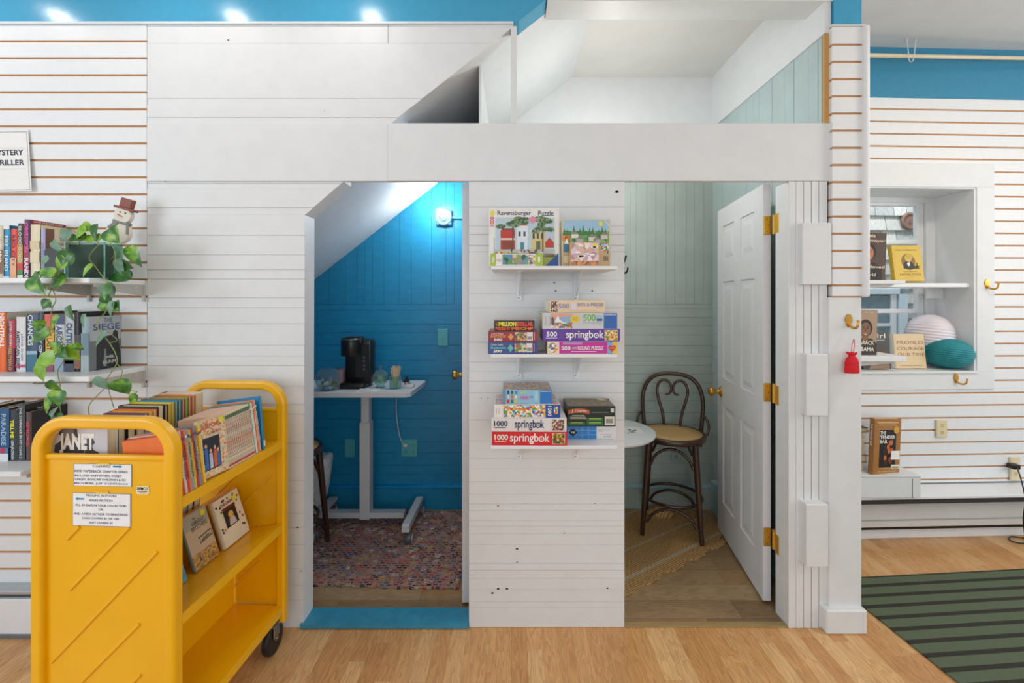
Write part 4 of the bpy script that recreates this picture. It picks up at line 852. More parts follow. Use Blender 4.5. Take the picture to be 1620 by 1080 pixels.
# middle shelf, right stack from the bottom
m2 = TOPS[1]
def roundp(mb, F, TF, LF):
    mb.rect(F, .0, 0, .17, 1, mat('#ead9c0', .4)); mb.disc(F, .08, .5, .068, .40, BUSY3, .001)
    mb.rect(F, .17, .04, .86, .98, mat('#c22a9a', .4)); mb.rect(F, .22, .76, .5, .94, mat('#b98fc9', .4), .001)
    mb.text(F, '500', .2, .32, .33, .62, PRINTW, .0012, .02); mb.text(F, 'LARGE PIECES', .35, .38, .42, .56, PRINTW, .0012); mb.text(F, 'ROUND PUZZLE', .435, .32, .80, .62, PRINTW, .0012, .02)
    mb.rect(F, .34, .17, .7, .22, mat('#f1d9ee', .4), .001); mb.rect(F, .865, 0, .93, 1, mat('#7fa6d6', .4), .001); mb.rect(F, .93, 0, 1, 1, mat('#eec12f', .4), .001)
    mb.poly(F, [(.925, .16), (.875, .45), (.872, .6), (.89, .7), (.915, .68), (.925, .6), (.937, .68), (.96, .7), (.978, .6), (.975, .45)], mat('#d63a2c', .4), .0013); mb.text(F, 'HEART', .895, .45, .96, .52, PRINTW, .0015)
Z = m2; hs = lambda a, b: (b-a)/FPX*1.792
pbox('magenta round-puzzle box at the bottom of the tall middle-shelf stack', 866, 976.5, 541, 560.5, Z+.0006, .2, '#ede0cc', roundp); Z += hs(541, 560.5)+.001
def spring(num, col, tcol, art_, x0=.33, x1=.78):
    def d(mb, F, TF, LF):
        mb.text(F, num, .035 if num == '1000' else .05, .40, .215 if num == '1000' else .185, .80, mat(tcol, .4), .001, .025); mb.rect(F, .04, .27, .19, .31, mat(tcol, .4), .001)
        mb.text(F, 'springb', x0, .10, x0+(x1-x0)*.72, .90, mat(tcol, .4), .001, .015)
        cx = x0+(x1-x0)*.80; W_ = F.u.length; H_ = F.v.length; rb = .215; ra = rb*H_/W_
        n = 24; T = mat(tcol, .4)
        ring = [(cx+ra*math.cos(2*PI*k/n), .49+rb*math.sin(2*PI*k/n)) for k in range(n)]; inn = [(cx+ra*.62*math.cos(2*PI*k/n), .49+rb*.62*math.sin(2*PI*k/n)) for k in range(n)]
        mb.add([F.p(a, b, .001) for a, b in ring+inn], [(k, (k+1) % n, n+(k+1) % n, n+k) for k in range(n)], T); mb.disc(F, cx, .49, ra*.25, rb*.25, T, .001, 10)
        mb.text(F, 'k', x0+(x1-x0)*.885, .28, x1, .90, T, .001, .015)
        mb.rect(F, .80, .1, .97, .93, mat('#efe3cc', .4), .0009); mb.rect(F, .805, .12, .965, .91, art_, .0012)
    return d
pbox('purple puzzle box with large white lettering in the tall middle-shelf stack', 858.5, 981, 520.5, 540, Z, .21, '#5f2f9a', spring('500', '#5f2f9a', '#f2f0f4', art(['#e0b83a', '#c9822f', '#f0dc7a', '#a8502c', '#e8d8b0', '#7f8a3c'], 150), .15+.15, .85-.06), side=BUSY1); Z += hs(520.5, 540)+.0005
def rav500(mb, F, TF, LF):
    mb.rect(F, 0, 0, 1, 1, mat('#c9cacd', .35)); mb.rect(F, .12, .05, .40, .96, mat('#8fb4d4', .4), .0007); mb.poly(F, [(.12, .6), (.12, .96), (.40, .96), (.40, .85)], mat('#e3a48a', .4), .0009)
    mb.rect(F, .12, .05, .40, .4, BUSY2, .0009); mb.poly(F, [(.16, .4), (.21, .85), (.23, .6), (.28, .4)], PRINTW, .0011); mb.poly(F, [(.12, .3), (.12, .7), (.15, .75), (.16, .3)], mat('#7a4a3a', .4), .0011); mb.rect(F, .34, .1, .395, .4, mat('#b5702f', .4), .0011); mb.rect(F, .26, .2, .31, .33, mat('#4f8a3c', .4), .0011)
    mb.disc(F, .435, .63, .062, .24, mat('#efc722', .4), .0012); mb.text(F, 'Large', .405, .66, .465, .74, NAVY, .0016); mb.text(F, 'Piece', .405, .54, .465, .62, NAVY, .0016)
    mb.text(F, '500', .545, .5, .71, .92, mat('#6fb544', .4), .001, .02); mb.text(F, 'Ravensburger Puzzle', .545, .33, .80, .43, mat('#8d9bb0', .4), .001); mb.rect(F, .725, .5, .80, .85, mat('#9fc0d4', .4), .001); mb.rect(F, .725, .5, .80, .65, mat('#2f5f8a', .4), .0012)
    mb.rect(F, .82, .02, .998, .98, mat('#1c5fae', .35), .0008); mb.text(F, 'Ravensburger', .83, .83, .985, .93, PRINTW, .0013, .02)
    for a in (.04, .10): mb.rect(F, a, .25, a+.006, .8, mat('#8a8c92', .4), .001)
pbox('tall grey puzzle box with a beach picture and green number in the middle-shelf stack', 858, 976.5, 494.5, 520, Z, .22, '#cfd0d3', rav500, side=mat('#cdb98f', .4)); Z += hs(494.5, 520)+.0005
def bits(mb, F, TF, LF):
    mb.rect(F, .02, .1, .14, .9, BUSY4, .0008); mb.text(F, '500', .16, .32, .36, .72, mat('#8f8cc0', .4), .001, .015); mb.poly(F, [(.39, .25), (.48, .25), (.48, .75), (.39, .75)], mat('#dcd6e2', .4), .0008)
    mb.text(F, 'BITS & PIECES', .5, .52, .97, .76, mat('#8f8cc0', .4), .001, .03); mb.rect(F, .82, .36, .97, .39, mat('#c99a5f', .4), .001); mb.text(F, 'Puzzle Connoisseur', .49, .17, .83, .24, mat('#b0a089', .4), .001)
pbox('cream puzzle box with lilac lettering, topmost of the tall middle-shelf stack', 868, 956.5, 474, 494, Z, .17, '#e4cdaa', bits, rz=.035, side=mat('#efe6d6', .4))
# middle shelf, left stack
Z = m2
def crown(base, artm, pcol, nm):
    def d(mb, F, TF, LF):
        mb.text(F, 'Colour Puzzle', .06, .72, .3, .88, PRINTW, .001); mb.text(F, nm, .05, .42, .36, .66, mat(pcol, .4), .001, .03); mb.text(F, '500', .11, .12, .28, .36, PRINTW, .001, .03)
        n = 24; mb.poly(F, [(.455+(.05+.012*math.cos(4*2*PI*k/n))*math.cos(2*PI*k/n), .5+(.26+.06*math.cos(4*2*PI*k/n))*math.sin(2*PI*k/n)) for k in range(n)], mat(pcol, .4), .001)
        mb.rect(F, .535, .14, .765, .92, artm, .001); mb.rect(F, .775, .14, .895, .92, mat('#e6e0dc', .4), .001)
        for k in range(8): mb.rect(F, .79+.012*k, .25, .796+.012*k, .55, INK, .0013)
        mb.rect(F, .92, .2, .935, .9, mat('#c9a0a0', .4), .001)
    return d
def red_d(mb, F, TF, LF): crown('', BUSY1, '#e89a4a', 'BARTENDER')(mb, F, TF, LF)
def blue_d(mb, F, TF, LF):
    mb.rect(F, .0, 0, .5, 1, mat('#3a4f94', .35), .0004); crown('', art(['#8fb5cf', '#6a8a4a', '#d9c9a4', '#b5603c'], 90), '#5fc0b0', 'Scenic')(mb, F, TF, LF)
pbox('dark blue puzzle box at the bottom of the short middle-shelf stack', 772, 850.5, 541, 559.5, Z+.0006, .15, '#3a3f86', blue_d); Z += hs(541, 559.5)+.001
pbox('dark red puzzle box under the black one in the short middle-shelf stack', 772.5, 851, 524, 541, Z, .16, '#93283a', red_d, side=mat('#a07a7a', .4)); Z += hs(524, 541)+.0005
def million(mb, F, TF, LF):
    o = mat('#f2601f', .4)
    mb.text(F, '$1', .03, .48, .09, .85, o, .001, .03); mb.text(F, '1MILLION', .08, .46, .545, .88, mat('#f0e52c', .4), .001, .05); mb.text(F, 'DOLLAR', .57, .46, .965, .88, mat('#ee4a24', .4), .001, .05)
    mb.text(F, 'PUZZLE BY', .03, .12, .40, .38, o, .001, .04); mb.text(F, 'MSCHF', .43, .12, .965, .38, o, .001, .05)
pbox('black puzzle box with yellow and orange capitals on top of the short stack', 782, 845.5, 506.5, 523.5, Z, .14, '#171516', million, top=mat('#d9c5b9', .4))
# lowest shelf
m3 = TOPS[2]; Z = m3
pbox('red puzzle box with white lettering, bottom of the lowest-shelf stack', 779, 898, 688.5, 710, Z+.0006, .19, '#d8222a', spring('1000', '#d8222a', '#f5f2ee', art(['#c9a23a', '#5f6a3a', '#a8402c', '#e0c66a', '#39403a'], 130), .24, .765), rz=-.02, side=mat('#b82028', .4)); Z += hs(688.5, 710)+.001
pbox('white puzzle box with navy lettering in the lowest-shelf stack', 778, 897, 668, 689.5, Z, .20, '#e3e0de', spring('1000', '#e3e0de', '#27305a', BUSY4, .31, .70), rz=-.015, side=BUSY4); Z += hs(668, 689.5)+.0005
def multi(mb, F, TF, LF):
    mb.rect(F, .14, .08, .77, .95, BUSY3, .0008); mb.rect(F, .775, .02, .998, .98, mat('#1f4fa0', .35), .0009)
    G = Fr(F.p(0, 1), F.v*-1, F.u); mb.text(G, '1000', .12, .81, .85, .865, PRINTW, .0013, .02); mb.poly(F, [(.9, .3), (.96, .3), (.96, .85), (.9, .85)], art(['#e9c22f', '#d94a6a', '#3fa0d0', '#f0ead0'], 120), .0013)
    for a in (.03, .07): mb.rect(F, a, .3, a+.006, .75, mat('#a8a4a0', .4), .001)
pbox('white-sided puzzle box with colourful little scenes and a blue right end, lowest shelf', 781, 886, 647, 668.5, Z, .19, '#ece7e2', multi, rz=.02, top=art(['#e9d8cf', '#c9606a', '#a9bcd4', '#eadfc4', '#d98aa0', '#8aa0b8'], 140), side=mat('#e2ddd8', .4)); Z += hs(647, 668.5)+.0005
def rav1000(mb, F, TF, LF):
    mb.rect(F, 0, 0, 1, 1, mat('#8fc0dc', .35)); mb.rect(F, .0, 0, .07, 1, mat('#6f94b0', .35), .0007)
    for k, c in enumerate(['#1f3f8f', '#2a6a4a', '#3f90c8', '#c9d4d8', '#d96a2a', '#e6e0cc', '#c8352c', '#2a7a5f', '#e0c52f']): a = .09+.08*(k % 3); b = .7-.32*(k//3); mb.rect(F, a, b, a+.05, b+.25, mat(c, .4), .001)
    mb.text(F, '1000', .36, .32, .53, .56, mat('#d8449a', .4), .001, .02); mb.rect(F, .34, .74, .48, .88, mat('#a8cf8a', .4), .0008); mb.rect(F, .55, .45, .62, .55, mat('#4f8ab0', .4), .0008); mb.rect(F, .65, .2, .72, .9, mat('#a8d0e4', .4), .0008)
    mb.rect(F, .76, .02, .998, .98, mat('#2a78c4', .35), .0009); mb.text(F, 'Ravensburger', .775, .85, .985, .93, PRINTW, .0013, .02)
pbox('light blue puzzle box with rows of little shopfronts, topmost on the lowest shelf', 795, 873, 619, 641, Z, .17, '#93b8cc', rav1000, Y=1.80, top=art(['#d8cdb8', '#b5607a', '#6a90b0', '#e6dcc4', '#c9b06a', '#9fb5c0', '#d08a6a'], 150))
def puzblue(mb, F, TF, LF):
    mb.rect(F, 0, 0, .59, 1, mat('#2f7fc4', .35)); ln = mat('#8fc0e6', .4); mb.rect(F, .6, .05, .99, .95, mat('#d9d8d8', .4), .0006)
    for a in (.02, .17, .30, .43): mb.rect(F, a, .05, a+.004, .95, ln, .0008)
    mb.rect(F, 0, .34, .59, .36, ln, .0008); mb.rect(F, 0, .68, .59, .70, ln, .0008)
    for a, b in ((.17, .5), (.3, .2), (.43, .8), (.3, .8), (.43, .5)): mb.disc(F, a, b, .022, .09, ln, .0009); mb.disc(F, a, b, .018, .07, mat('#2f7fc4', .35), .001)
    mb.rect(F, .06, .34, .17, .72, BLACK, .0012); mb.disc(F, .115, .75, .02, .08, BLACK, .0012); mb.disc(F, .115, .3, .02, .07, BLACK, .0012); mb.disc(F, .05, .5, .02, .08, BLACK, .0012); mb.disc(F, .18, .52, .02, .08, BLACK, .0012); mb.text(F, 'MB', .08, .45, .15, .6, PRINTW, .0016)
    mb.text(F, 'Magnificent Puzzle', .62, .72, .86, .8, mat('#7a6a8a', .4), .001); mb.text(F, 'Hudson', .62, .6, .72, .68, mat('#7a6a8a', .4), .001); mb.rect(F, .66, .35, .92, .39, mat('#e09a9a', .4), .001); mb.text(F, 'ALLPIECES', .73, .15, .88, .24, INK, .001)
Yr = 1.872
pbox('blue and white puzzle box with a jigsaw pattern at the right of the lowest shelf', 897.5, 975.5, 674.5, 695, m3+.0006, .15, '#d9d8d8', puzblue, Y=Yr); Z = m3+(695-674.5)/FPX*Yr+.0015
def charles(mb, F, TF, LF):
    mb.rect(F, 0, 0, 1, 1, mat('#1c2a22', .35)); n = 12
    mb.poly(F, [(.02, .62), (.02, .82)]+[(.02+.44*k/n, .82+.08*math.sin(PI*k/n)) for k in range(1, n)]+[(.46, .82), (.46, .62)]+[(.46-.44*k/n, .62+.06*math.sin(PI*k/n)) for k in range(1, n)], mat('#c2602f', .4), .0008)
    mb.text(F, 'J. Charles', .09, .68, .40, .84, PRINTW, .0012)
    for b, a0, a1 in ((.53, .1, .36), (.45, .06, .38), (.38, .06, .4)): mb.rect(F, a0, b, a1, b+.03, mat('#c9cdb8', .4), .0008)
    for a0, b in ((.02, .06), (.40, .06), (.40, .26)): mb.rect(F, a0, b, a0+.35, b+.17, mat('#2f6a3c', .4), .0008); mb.rect(F, a0+.05, b+.1, a0+.3, b+.15, mat('#9ab84a', .4), .001)
    mb.rect(F, .78, .06, .98, .5, mat('#d8d2c2', .4), .0009)
    for k in range(9): mb.rect(F, .81+.015*k, .16, .818+.015*k, .38, INK, .0012)
    mb.rect(F, .9, .7, .97, .9, mat('#c9ccc6', .4), .0009); mb.rect(F, .5, .68, .86, .72, mat('#5f6a5f', .4), .0009)
    mb.poly(TF, [(.7, .85), (.8, .97), (.95, .75), (.8, .7)], mat('#e0c89a', .4), .0012); mb.text(TF, 'CHARLES', .3, .88, .6, .95, mat('#c2602f', .4), .0012)
pbox('dark green puzzle box with an orange banner at the right of the lowest shelf', 897.5, 973.5, 643, 674.5, Z, .15, '#26302a', charles, Y=Yr-.005, top=art(['#5f6a44', '#7a3f2c', '#8f8a5f', '#44583c', '#a8643c', '#6a7a6a'], 90, sc=(1, 2.5, 1)))
# highest shelf: upright puzzles
m1 = TOPS[0]+.0006
def upright(label, x0, x1, y0, Y, dep, col, deco, tilt=.0, lift=0.0):
    X0, X1 = sx(x0, Y), sx(x1, Y); w = X1-X0; h = sz(y0, Y)-m1
    r = thing('puzzle_box', label, 'puzzle', ((X0+X1)/2, Y, m1+lift), group=PZG, rot=(-tilt, 0, 0))
    lid = MB().box(-w/2, w/2, 0, dep*.85, 0, h, mat(col, .35, .03), .0008); deco(lid, Fr((-w/2, 0, 0), (w, 0, 0), (0, 0, h)), Fr((w/2, 0, 0), (0, dep*.85, 0), (0, 0, h))); lid.build('lid', r)
    MB().box(-w/2+.001, w/2-.001, dep*.84, dep, .001, h-.001, mat(col, .35, .03)).build('box_base', r); return r
def street(mb, F, RF):
    sk = mat('#bcd0dc', .4); mb.rect(F, .09, .17, .93, .84, sk, .0004); mb.rect(F, .08, .17, .935, .30, mat('#c3c0b6', .4), .0006)
    mb.poly(F, [(.75, .02), (.95, .02), (.95, .22), (.78, .24)], mat('#a9b04a', .4), .0006); mb.rect(F, .09, .2, .75, .26, BUSY2, .0007)
    rd = mat('#c03a2a', .4); wh = mat('#dfe6ea', .4); cr = mat('#d9c48a', .4); dkk = mat('#4a5258', .4)
    mb.rect(F, .165, .3, .37, .62, rd, .0008); mb.rect(F, .165, .46, .37, .49, mat('#e6d9c4', .4), .001); mb.rect(F, .19, .3, .34, .45, mat('#8a4030', .4), .001); mb.rect(F, .18, .62, .36, .655, mat('#7a4a40', .4), .0009)
    mb.rect(F, .395, .3, .55, .70, wh, .0008); mb.poly(F, [(.385, .70), (.56, .70), (.52, .735), (.425, .735)], mat('#b5553f', .4), .001); mb.rect(F, .445, .3, .50, .42, mat('#3f8aa0', .4), .001)
    for a in (.42, .49): mb.rect(F, a, .52, a+.03, .6, dkk, .001)
    mb.rect(F, .6, .3, .80, .60, cr, .0008); mb.rect(F, .59, .60, .81, .625, mat('#f0e6c8', .4), .001)
    for a in (.62, .68, .74): mb.rect(F, a, .48, a+.03, .57, dkk, .001)
    mb.rect(F, .67, .3, .73, .44, mat('#5f6a4a', .4), .001); mb.poly(F, [(.80, .33), (.80, .42), (.86, .5), (.92, .42), (.92, .33)], rd, .0009)
    G1_ = art(['#4a6a44', '#6a8a5a', '#3f5a3c', '#8aa07a'], 130); r2 = random.Random(2)
    for k in range(11): mb.disc(F, r2.uniform(.15, .52), r2.uniform(.68, .82), .07, .035, G1_, .0012+.0001*k, 9)
    for k in range(12): mb.disc(F, r2.uniform(.60, .88), r2.uniform(.60, .82), .06, .04, G1_, .0012+.0001*k, 9)
    br = mat('#5a4636', .4); mb.rect(F, .33, .3, .348, .72, br, .0013); mb.rect(F, .755, .26, .775, .66, br, .0013)
    for k in range(16): mb.disc(F, r2.uniform(.12, .7), r2.uniform(.24, .3), .012, .025, r2.choice([rd, br, cr, dkk]), .0012, 7)
    mb.text(F, 'Ravensburger', .12, .855, .60, .95, NAVY, .001, .005); mb.text(F, 'Puzzle', .70, .865, .92, .95, NAVY, .001, .005)
    n = 20; mb.poly(F, [(.62+(.05+.012*math.cos(8*PI*k/n))*math.cos(2*PI*k/n), .80+(.05+.012*math.cos(8*PI*k/n))*math.sin(2*PI*k/n)) for k in range(n)], mat('#e88aa8', .4), .0024)
    G = Fr(F.p(0, 0), F.v, F.u*-1); mb.text(G, '1000', .69, -.075, .85, -.015, mat('#d83a5a', .4), .001, .02); mb.disc(F, .045, .91, .032, .045, mat('#e6df4a', .4), .001)
    mb.poly(F, [(.80, .02), (.985, .02), (.985, .24)], mat('#1f55a0', .4), .0014); mb.rect(F, .07, .2, .08, .5, mat('#b5b8bd', .4), .001)
upright('large upright puzzle box showing three painted town houses, left on the highest shelf', 773.5, 885, 328, 1.885, .055, '#e9e8e4', street, .035)
def pano(mb, F, RF):
    g = mat('#a6c02f', .35); mb.rect(F, 0, 0, .105, 1, g); mb.rect(F, .86, 0, 1, 1, g); G = Fr(F.p(0, 0), F.v, F.u*-1); mb.text(G, '750', .22, -.08, .75, -.03, PRINTW, .001, .03)
    mb.rect(F, .23, .1, .72, .92, art(['#5f9ab0', '#7fa86a', '#d9c4b4', '#b58a7a', '#3f5a44', '#e6ddd4'], 55), .0006); mb.rect(F, .23, .1, .42, .92, art(['#4f94b5', '#5f9a5a', '#2f5f4a', '#7fc0cf'], 60), .0008); mb.rect(F, .73, .1, .855, .92, BUSY2, .0006)
    mb.text(F, 'PUZZLE', .12, .35, .21, .55, mat('#b5607a', .4), .0008); G = Fr(F.p(0, 0), F.v, F.u*-1); mb.rect(F, .91, .3, .95, .75, PRINTW, .001)
upright('long low puzzle box with lime green ends in front of the large upright one', 776, 858.5, 401, 1.795, .05, '#ecebe6', pano)
def village(mb, F, RF):
    mb.rect(F, .02, .02, .98, .98, mat('#d8c7a0', .4), .0003); mb.rect(F, .03, .62, .97, .98, mat('#9cc3dd', .4), .0005); mb.rect(F, .03, .45, .97, .75, art(['#4f8a44', '#2f6a3c', '#6fa04f', '#88b060'], 70), .0007)
    gr = mat('#3f7a3f', .4); r2 = random.Random(9)
    for k in range(14): a = .05+.065*k; b = r2.uniform(.72, .9); mb.poly(F, [(a-.04, .66), (a+.04, .66), (a, b)], gr, .0009)
    for a, b, c in ((.2, .66, '#e6e2d6'), (.55, .6, '#d9d2c8'), (.8, .64, '#c9c4bc'), (.3, .56, '#b5b3b0'), (.65, .55, '#a9aab0')): mb.rect(F, a, b-.06, a+.14, b+.02, mat(c, .4), .001); mb.poly(F, [(a-.01, b+.02), (a+.15, b+.02), (a+.07, b+.09)], mat('#8f7f78', .4), .0011)
    for a, c in ((.05, '#d98a3f'), (.12, '#c96a3a')): mb.disc(F, a, .6, .06, .06, mat(c, .4), .0012, 9)
    mb.rect(F, .03, .3, .16, .48, mat('#4f7f9a', .4), .001); mb.poly(F, [(.05, .48), (.1, .6), (.14, .48)], PRINTW, .0013); mb.rect(F, .80, .28, .96, .5, BUSY3, .001)
    mb.rect(F, .02, .02, .98, .28, mat('#cdb083', .4), .001); mb.disc(F, .09, .16, .06, .08, mat('#e6d2a8', .4), .0013); mb.text(F, '550', .85, .13, .95, .22, INK, .0013, .02)
    mb.poly(F, [(.82, 1), (1, .82), (1, .86), (.86, 1)], mat('#e0d0b0', .4), .0013); mb.disc(F, .8, .9, .045, .05, mat('#e6df3a', .4), .0015)
    mb.rect(RF, .05, .02, .95, .98, mat('#c9b487', .4), .0005); mb.rect(RF, .25, .15, .75, .6, BUSY1, .0008)
upright('square upright puzzle box with a seaside village picture on the highest shelf', 889, 966, 346, 1.86, .06, '#d8c7a0', village, .02)
def bag(mb, F, RF):
    mb.rect(F, .03, .03, .97, .97, art(['#e3c9cf', '#c9a4b0', '#d9b9a4', '#f0e2e2', '#b58f9a', '#e0b47a'], 45), .0005); mb.rect(F, .03, .03, .97, .2, art(['#b5764a', '#d98f4a', '#7a5a4a', '#e6b06a'], 70), .0008)
    mb.disc(F, .84, .86, .085, .1, mat('#e6df4a', .4), .001); r2 = random.Random(4)
    for k in range(9): a, b = r2.uniform(.15, .85), r2.uniform(.3, .85); mb.poly(F, [(a, b), (a+.16, b+.03), (a+.12, b+.1), (a-.03, b+.08)], mat('#f0e6ea', .15), .0012)
upright('small clear-wrapped pink puzzle packet in front of the village puzzle', 902, 948.5, 383, 1.80, .05, '#c4a06a', bag)
# ================================================================== BLUE CLOSET
DW = mat('#d5d6d9', .45, .03); GRYM = mat('#cfd0d2', .4, .03)
DY0, DY1, DZ = 2.70, 3.12, .911
dk_ = thing('standing_desk', 'white standing desk on small wheels holding the coffee things in the blue closet', 'desk', (-.93, 2.93, 0))
xr_ = -.585
top = MB().prism([(-1.42, DY0), (xr_-.045, DY0), (xr_-.02, DY0+.025), (xr_, DY1-.04), (xr_-.015, DY1), (-1.42, DY1)], DZ-.026, DZ, DW, 'z'); top.build('desktop', dk_, world=True)
YC = 2.95; xc = sx(579.5, YC)
MB().box(xc-.026, xc+.026, YC-.03, YC+.03, sz(668, YC), DZ-.026, GRYM, .003).build('upper_column', dk_, world=True)
MB().box(xc-.033, xc+.033, YC-.038, YC+.038, .055, sz(666, YC), GRYM, .003).build('lower_column', dk_, world=True)
MB().box(xc-.30, xc+.25, YC-.03, YC+.03, .06, .095, GRYM, .003).build('crossbar', dk_, world=True)
CW = mat('#d9d9d6', .4); CG = mat('#5a5c5e', .4)
for xf in (-.632, -1.225):
    f = MB().prism([(2.70, .085), (2.70, .12), (2.72, .128), (3.12, .115), (3.14, .105), (3.14, .085)], xf-.022, xf+.022, GRYM, 'x').build('foot', dk_, world=True)
    for y in (2.735, 3.09):
        c = MB().lathe([(.006, -.021), (.031, -.021), (.034, -.015), (.034, .015), (.031, .021), (.006, .021)], (xf+.012, y, .035), CG, 22, Matrix.Rotation(PI/2, 4, 'Y'))
        c.lathe([(0, -.0225), (.024, -.0225), (.024, .0225), (0, .0225)], (xf+.012, y, .035), CW, 18, Matrix.Rotation(PI/2, 4, 'Y')).tube([(xf, y, .04), (xf, y, .09)], .010, CG, 8)
        c.box(xf-.003, xf+.02, y+.02, y+.045, .05, .058, GRYM, .002)
        c.build('caster', dk_, world=True)
# coffee maker
KB = mat('#0e0f11', .35, .1, coat=.15); KD = mat('#1d1e22', .45, .1)
K0 = sx(541, 2.83); kx = sx(567, 2.83)
km = thing('coffee_maker', 'black single-cup coffee maker on the white standing desk', 'coffee maker', (kx, 2.90, DZ))
w0, w1 = sx(545, 2.87), sx(586.5, 2.88)
MB().box(w0, w1, 2.88, 2.975, DZ+.02, sz(538, 2.86), KB, .006, seg=2).box(w0+.065, w1-.008, 2.872, 2.882, DZ+.06, sz(545, 2.85), KD, .003).build('body', km, world=True)
hd = MB().lathe([(0, 0), (.056, 0), (.060, .004), (.060, .105), (.056, .112), (0, .112)], (sx(553.5, 2.83), 2.85, sz(563, 2.83)), KB, 28); hd.lathe([(.0605, .012), (.0612, .014), (.0605, .016)], (sx(553.5, 2.83), 2.85, sz(563, 2.83)+.09), mat('#8f9194', .3, metal=.9), 28); hd.box(sx(544, 2.8), sx(569, 2.8), 2.84, 2.90, sz(545, 2.8), sz(533.5, 2.8), KB, .006, seg=2); hd.build('brew_head', km, world=True)
MB().box(w0-.012, w1-.02, 2.812, 2.99, DZ+.0005, DZ+.035, KB, .008, seg=2).build('drip_base', km, world=True)
bt_ = MB()
for py in (565.5, 571.5, 578, 584): p = S(575.5, py, 2.871); bt_.lathe([(0, 0), (.0095, 0), (.0095, .003), (0, .003)], p, mat('#4f5155', .4), 16, Matrix.Rotation(PI/2, 4, 'X'))
bt_.build('button', km, world=True)
MB().box(w1-.003, w1+.004, 2.93, 2.972, DZ+.06, sz(541, 2.9), glass('#6f9fb0', .1, .9), .003).build('water_tank', km, world=True)
# glass fish bowl with wrapped pods
cx, cy = sx(515.5, 2.76), 2.79
bw = thing('glass_bowl', 'round glass bowl of wrapped creamers at the left of the white desk', 'bowl', (cx, cy, DZ))
R = .073
prof = [(0, 0.001), (.04, .002)]+[(R*math.sin(math.radians(a)), .068-R*math.cos(math.radians(a))) for a in range(35, 146, 10)]
prof = prof+[(r-.003, z) for r, z in prof[::-1] if r > .02 and z > .006]+[(.03, .0055), (0, .005)]
MB().lathe(prof, (0, 0, .0005), glass('#e9f5f8', .05, .99), 32).build('bowl', bw)
for i in range(27):
    a = rng.uniform(0, 2*PI); rr_ = rng.uniform(.01, .046); zz_ = .016+.015*(i//8)
    c = rng.choice(['#d8dde2', '#c3ccd4', '#e6e6e2', '#d8dde2', '#e6e6e2', '#b5c4d0', '#c58f3f', '#8a5a3c'])
    p = thing('creamer_pod', 'small %s wrapped creamer inside the round glass bowl' % {'#d8dde2': 'silver', '#c3ccd4': 'pale grey', '#e6e6e2': 'white', '#b5c4d0': 'blue-grey', '#c58f3f': 'gold', '#8a5a3c': 'brown'}[c], 'creamer', (cx+rr_*math.cos(a), cy+rr_*math.sin(a), DZ+zz_), group='%s creamers in the glass bowl' % {'#d8dde2': 'silver', '#c3ccd4': 'pale grey', '#e6e6e2': 'white', '#b5c4d0': 'blue-grey', '#c58f3f': 'gold', '#8a5a3c': 'brown'}[c], rot=(rng.uniform(-.8, .8), rng.uniform(-.8, .8), rng.uniform(0, 3)))
    MB().lathe([(0, -.008), (.009, -.008), (.012, .006), (.014, .007), (.014, .0085), (0, .0085)], (0, 0, 0), mat(c, .3, .1), 12).build('cup', p)
MB().box(sx(530, 2.86), sx(541, 2.86), 2.87, 2.94, DZ+.0005, sz(585, 2.87), mat('#b99aa0', .5, .2), .002).build('tea_box', None, 'small pinkish carton between the glass bowl and coffee maker', 'carton')
# candy jar
cj = thing('candy_jar', 'faceted glass candy jar with a pointed lid beside the coffee maker', 'jar', (sx(602, 2.86), 2.86, DZ))
CG_ = glass('#dff1ee', .07, .985)
MB().lathe([(0, .0005), (.026, .001), (.03, .006), (.022, .018), (.036, .03), (.049, .055), (.047, .075), (.046, .078), (.043, .078), (.044, .055), (.033, .034), (0, .026)], (0, 0, 0), CG_, 12, None, False).build('jar', cj)
MB().lathe([(0, .1), (.02, .1), (.047, .079), (.050, .080), (.030, .102), (.012, .116), (.006, .122), (.011, .13), (.008, .138), (0, .148)], (0, 0, 0), CG_, 12, None, False).build('lid', cj)
for i in range(26):
    a = rng.uniform(0, 6.28); q = rng.uniform(0, .028); MB().box(-.008, .008, -.005, .005, -.004, .004, rng.choice([mat('#b9c07a', .5), mat('#d9d4b0', .5), mat('#9fae84', .5)]), .001, Matrix.Translation((q*math.cos(a), q*math.sin(a), .042+.0012*i)) @ Euler((rng.uniform(0, 3), rng.uniform(0, 3), 0)).to_matrix().to_4x4()).build('wrapped_candy', None, 'pale wrapped candy inside the faceted glass jar', 'candy', 'wrapped candies in the glass jar', loc=(sx(602, 2.86), 2.86, DZ))
# jar of stir sticks
jx, jy = sx(624.5, 2.83), 2.84
sj = thing('stick_jar', 'short round glass jar full of wooden stir sticks on the white desk', 'jar', (jx, jy, DZ))
MB().lathe([(0, .0006), (.034, .001), (.036, .004), (.036, .078), (.033, .078), (.033, .006), (0, .006)], (0, 0, 0), CG_, 24).build('jar', sj)
ST = mat('#e2cba6', .6, .15, scale=60)
for i in range(34):
    a = rng.uniform(0, 6.28); q = .030*math.sqrt(rng.random()); dx, dy = q*math.cos(a), q*math.sin(a); k = 1.0+.35*rng.random()
    hgt = rng.uniform(.128, .142); ty = Vector((dx*.45, dy*.45, .008)); tp = Vector((dx*k*1.15, dy*k*.9, hgt)); d = (tp-ty); L = d.length
    M = Matrix.Translation(ty) @ d.to_track_quat('Z', 'Y').to_matrix().to_4x4()
    o = MB().box(-.0027, .0027, -.0007, .0007, 0, L, ST, 0, M).build('stir_stick', None, 'thin pale wooden stir stick standing in the short glass jar', 'stir stick', 'wooden stir sticks in the glass jar', loc=(jx, jy, DZ))
pp = MB(); P0 = S(563, 621, 2.73); 
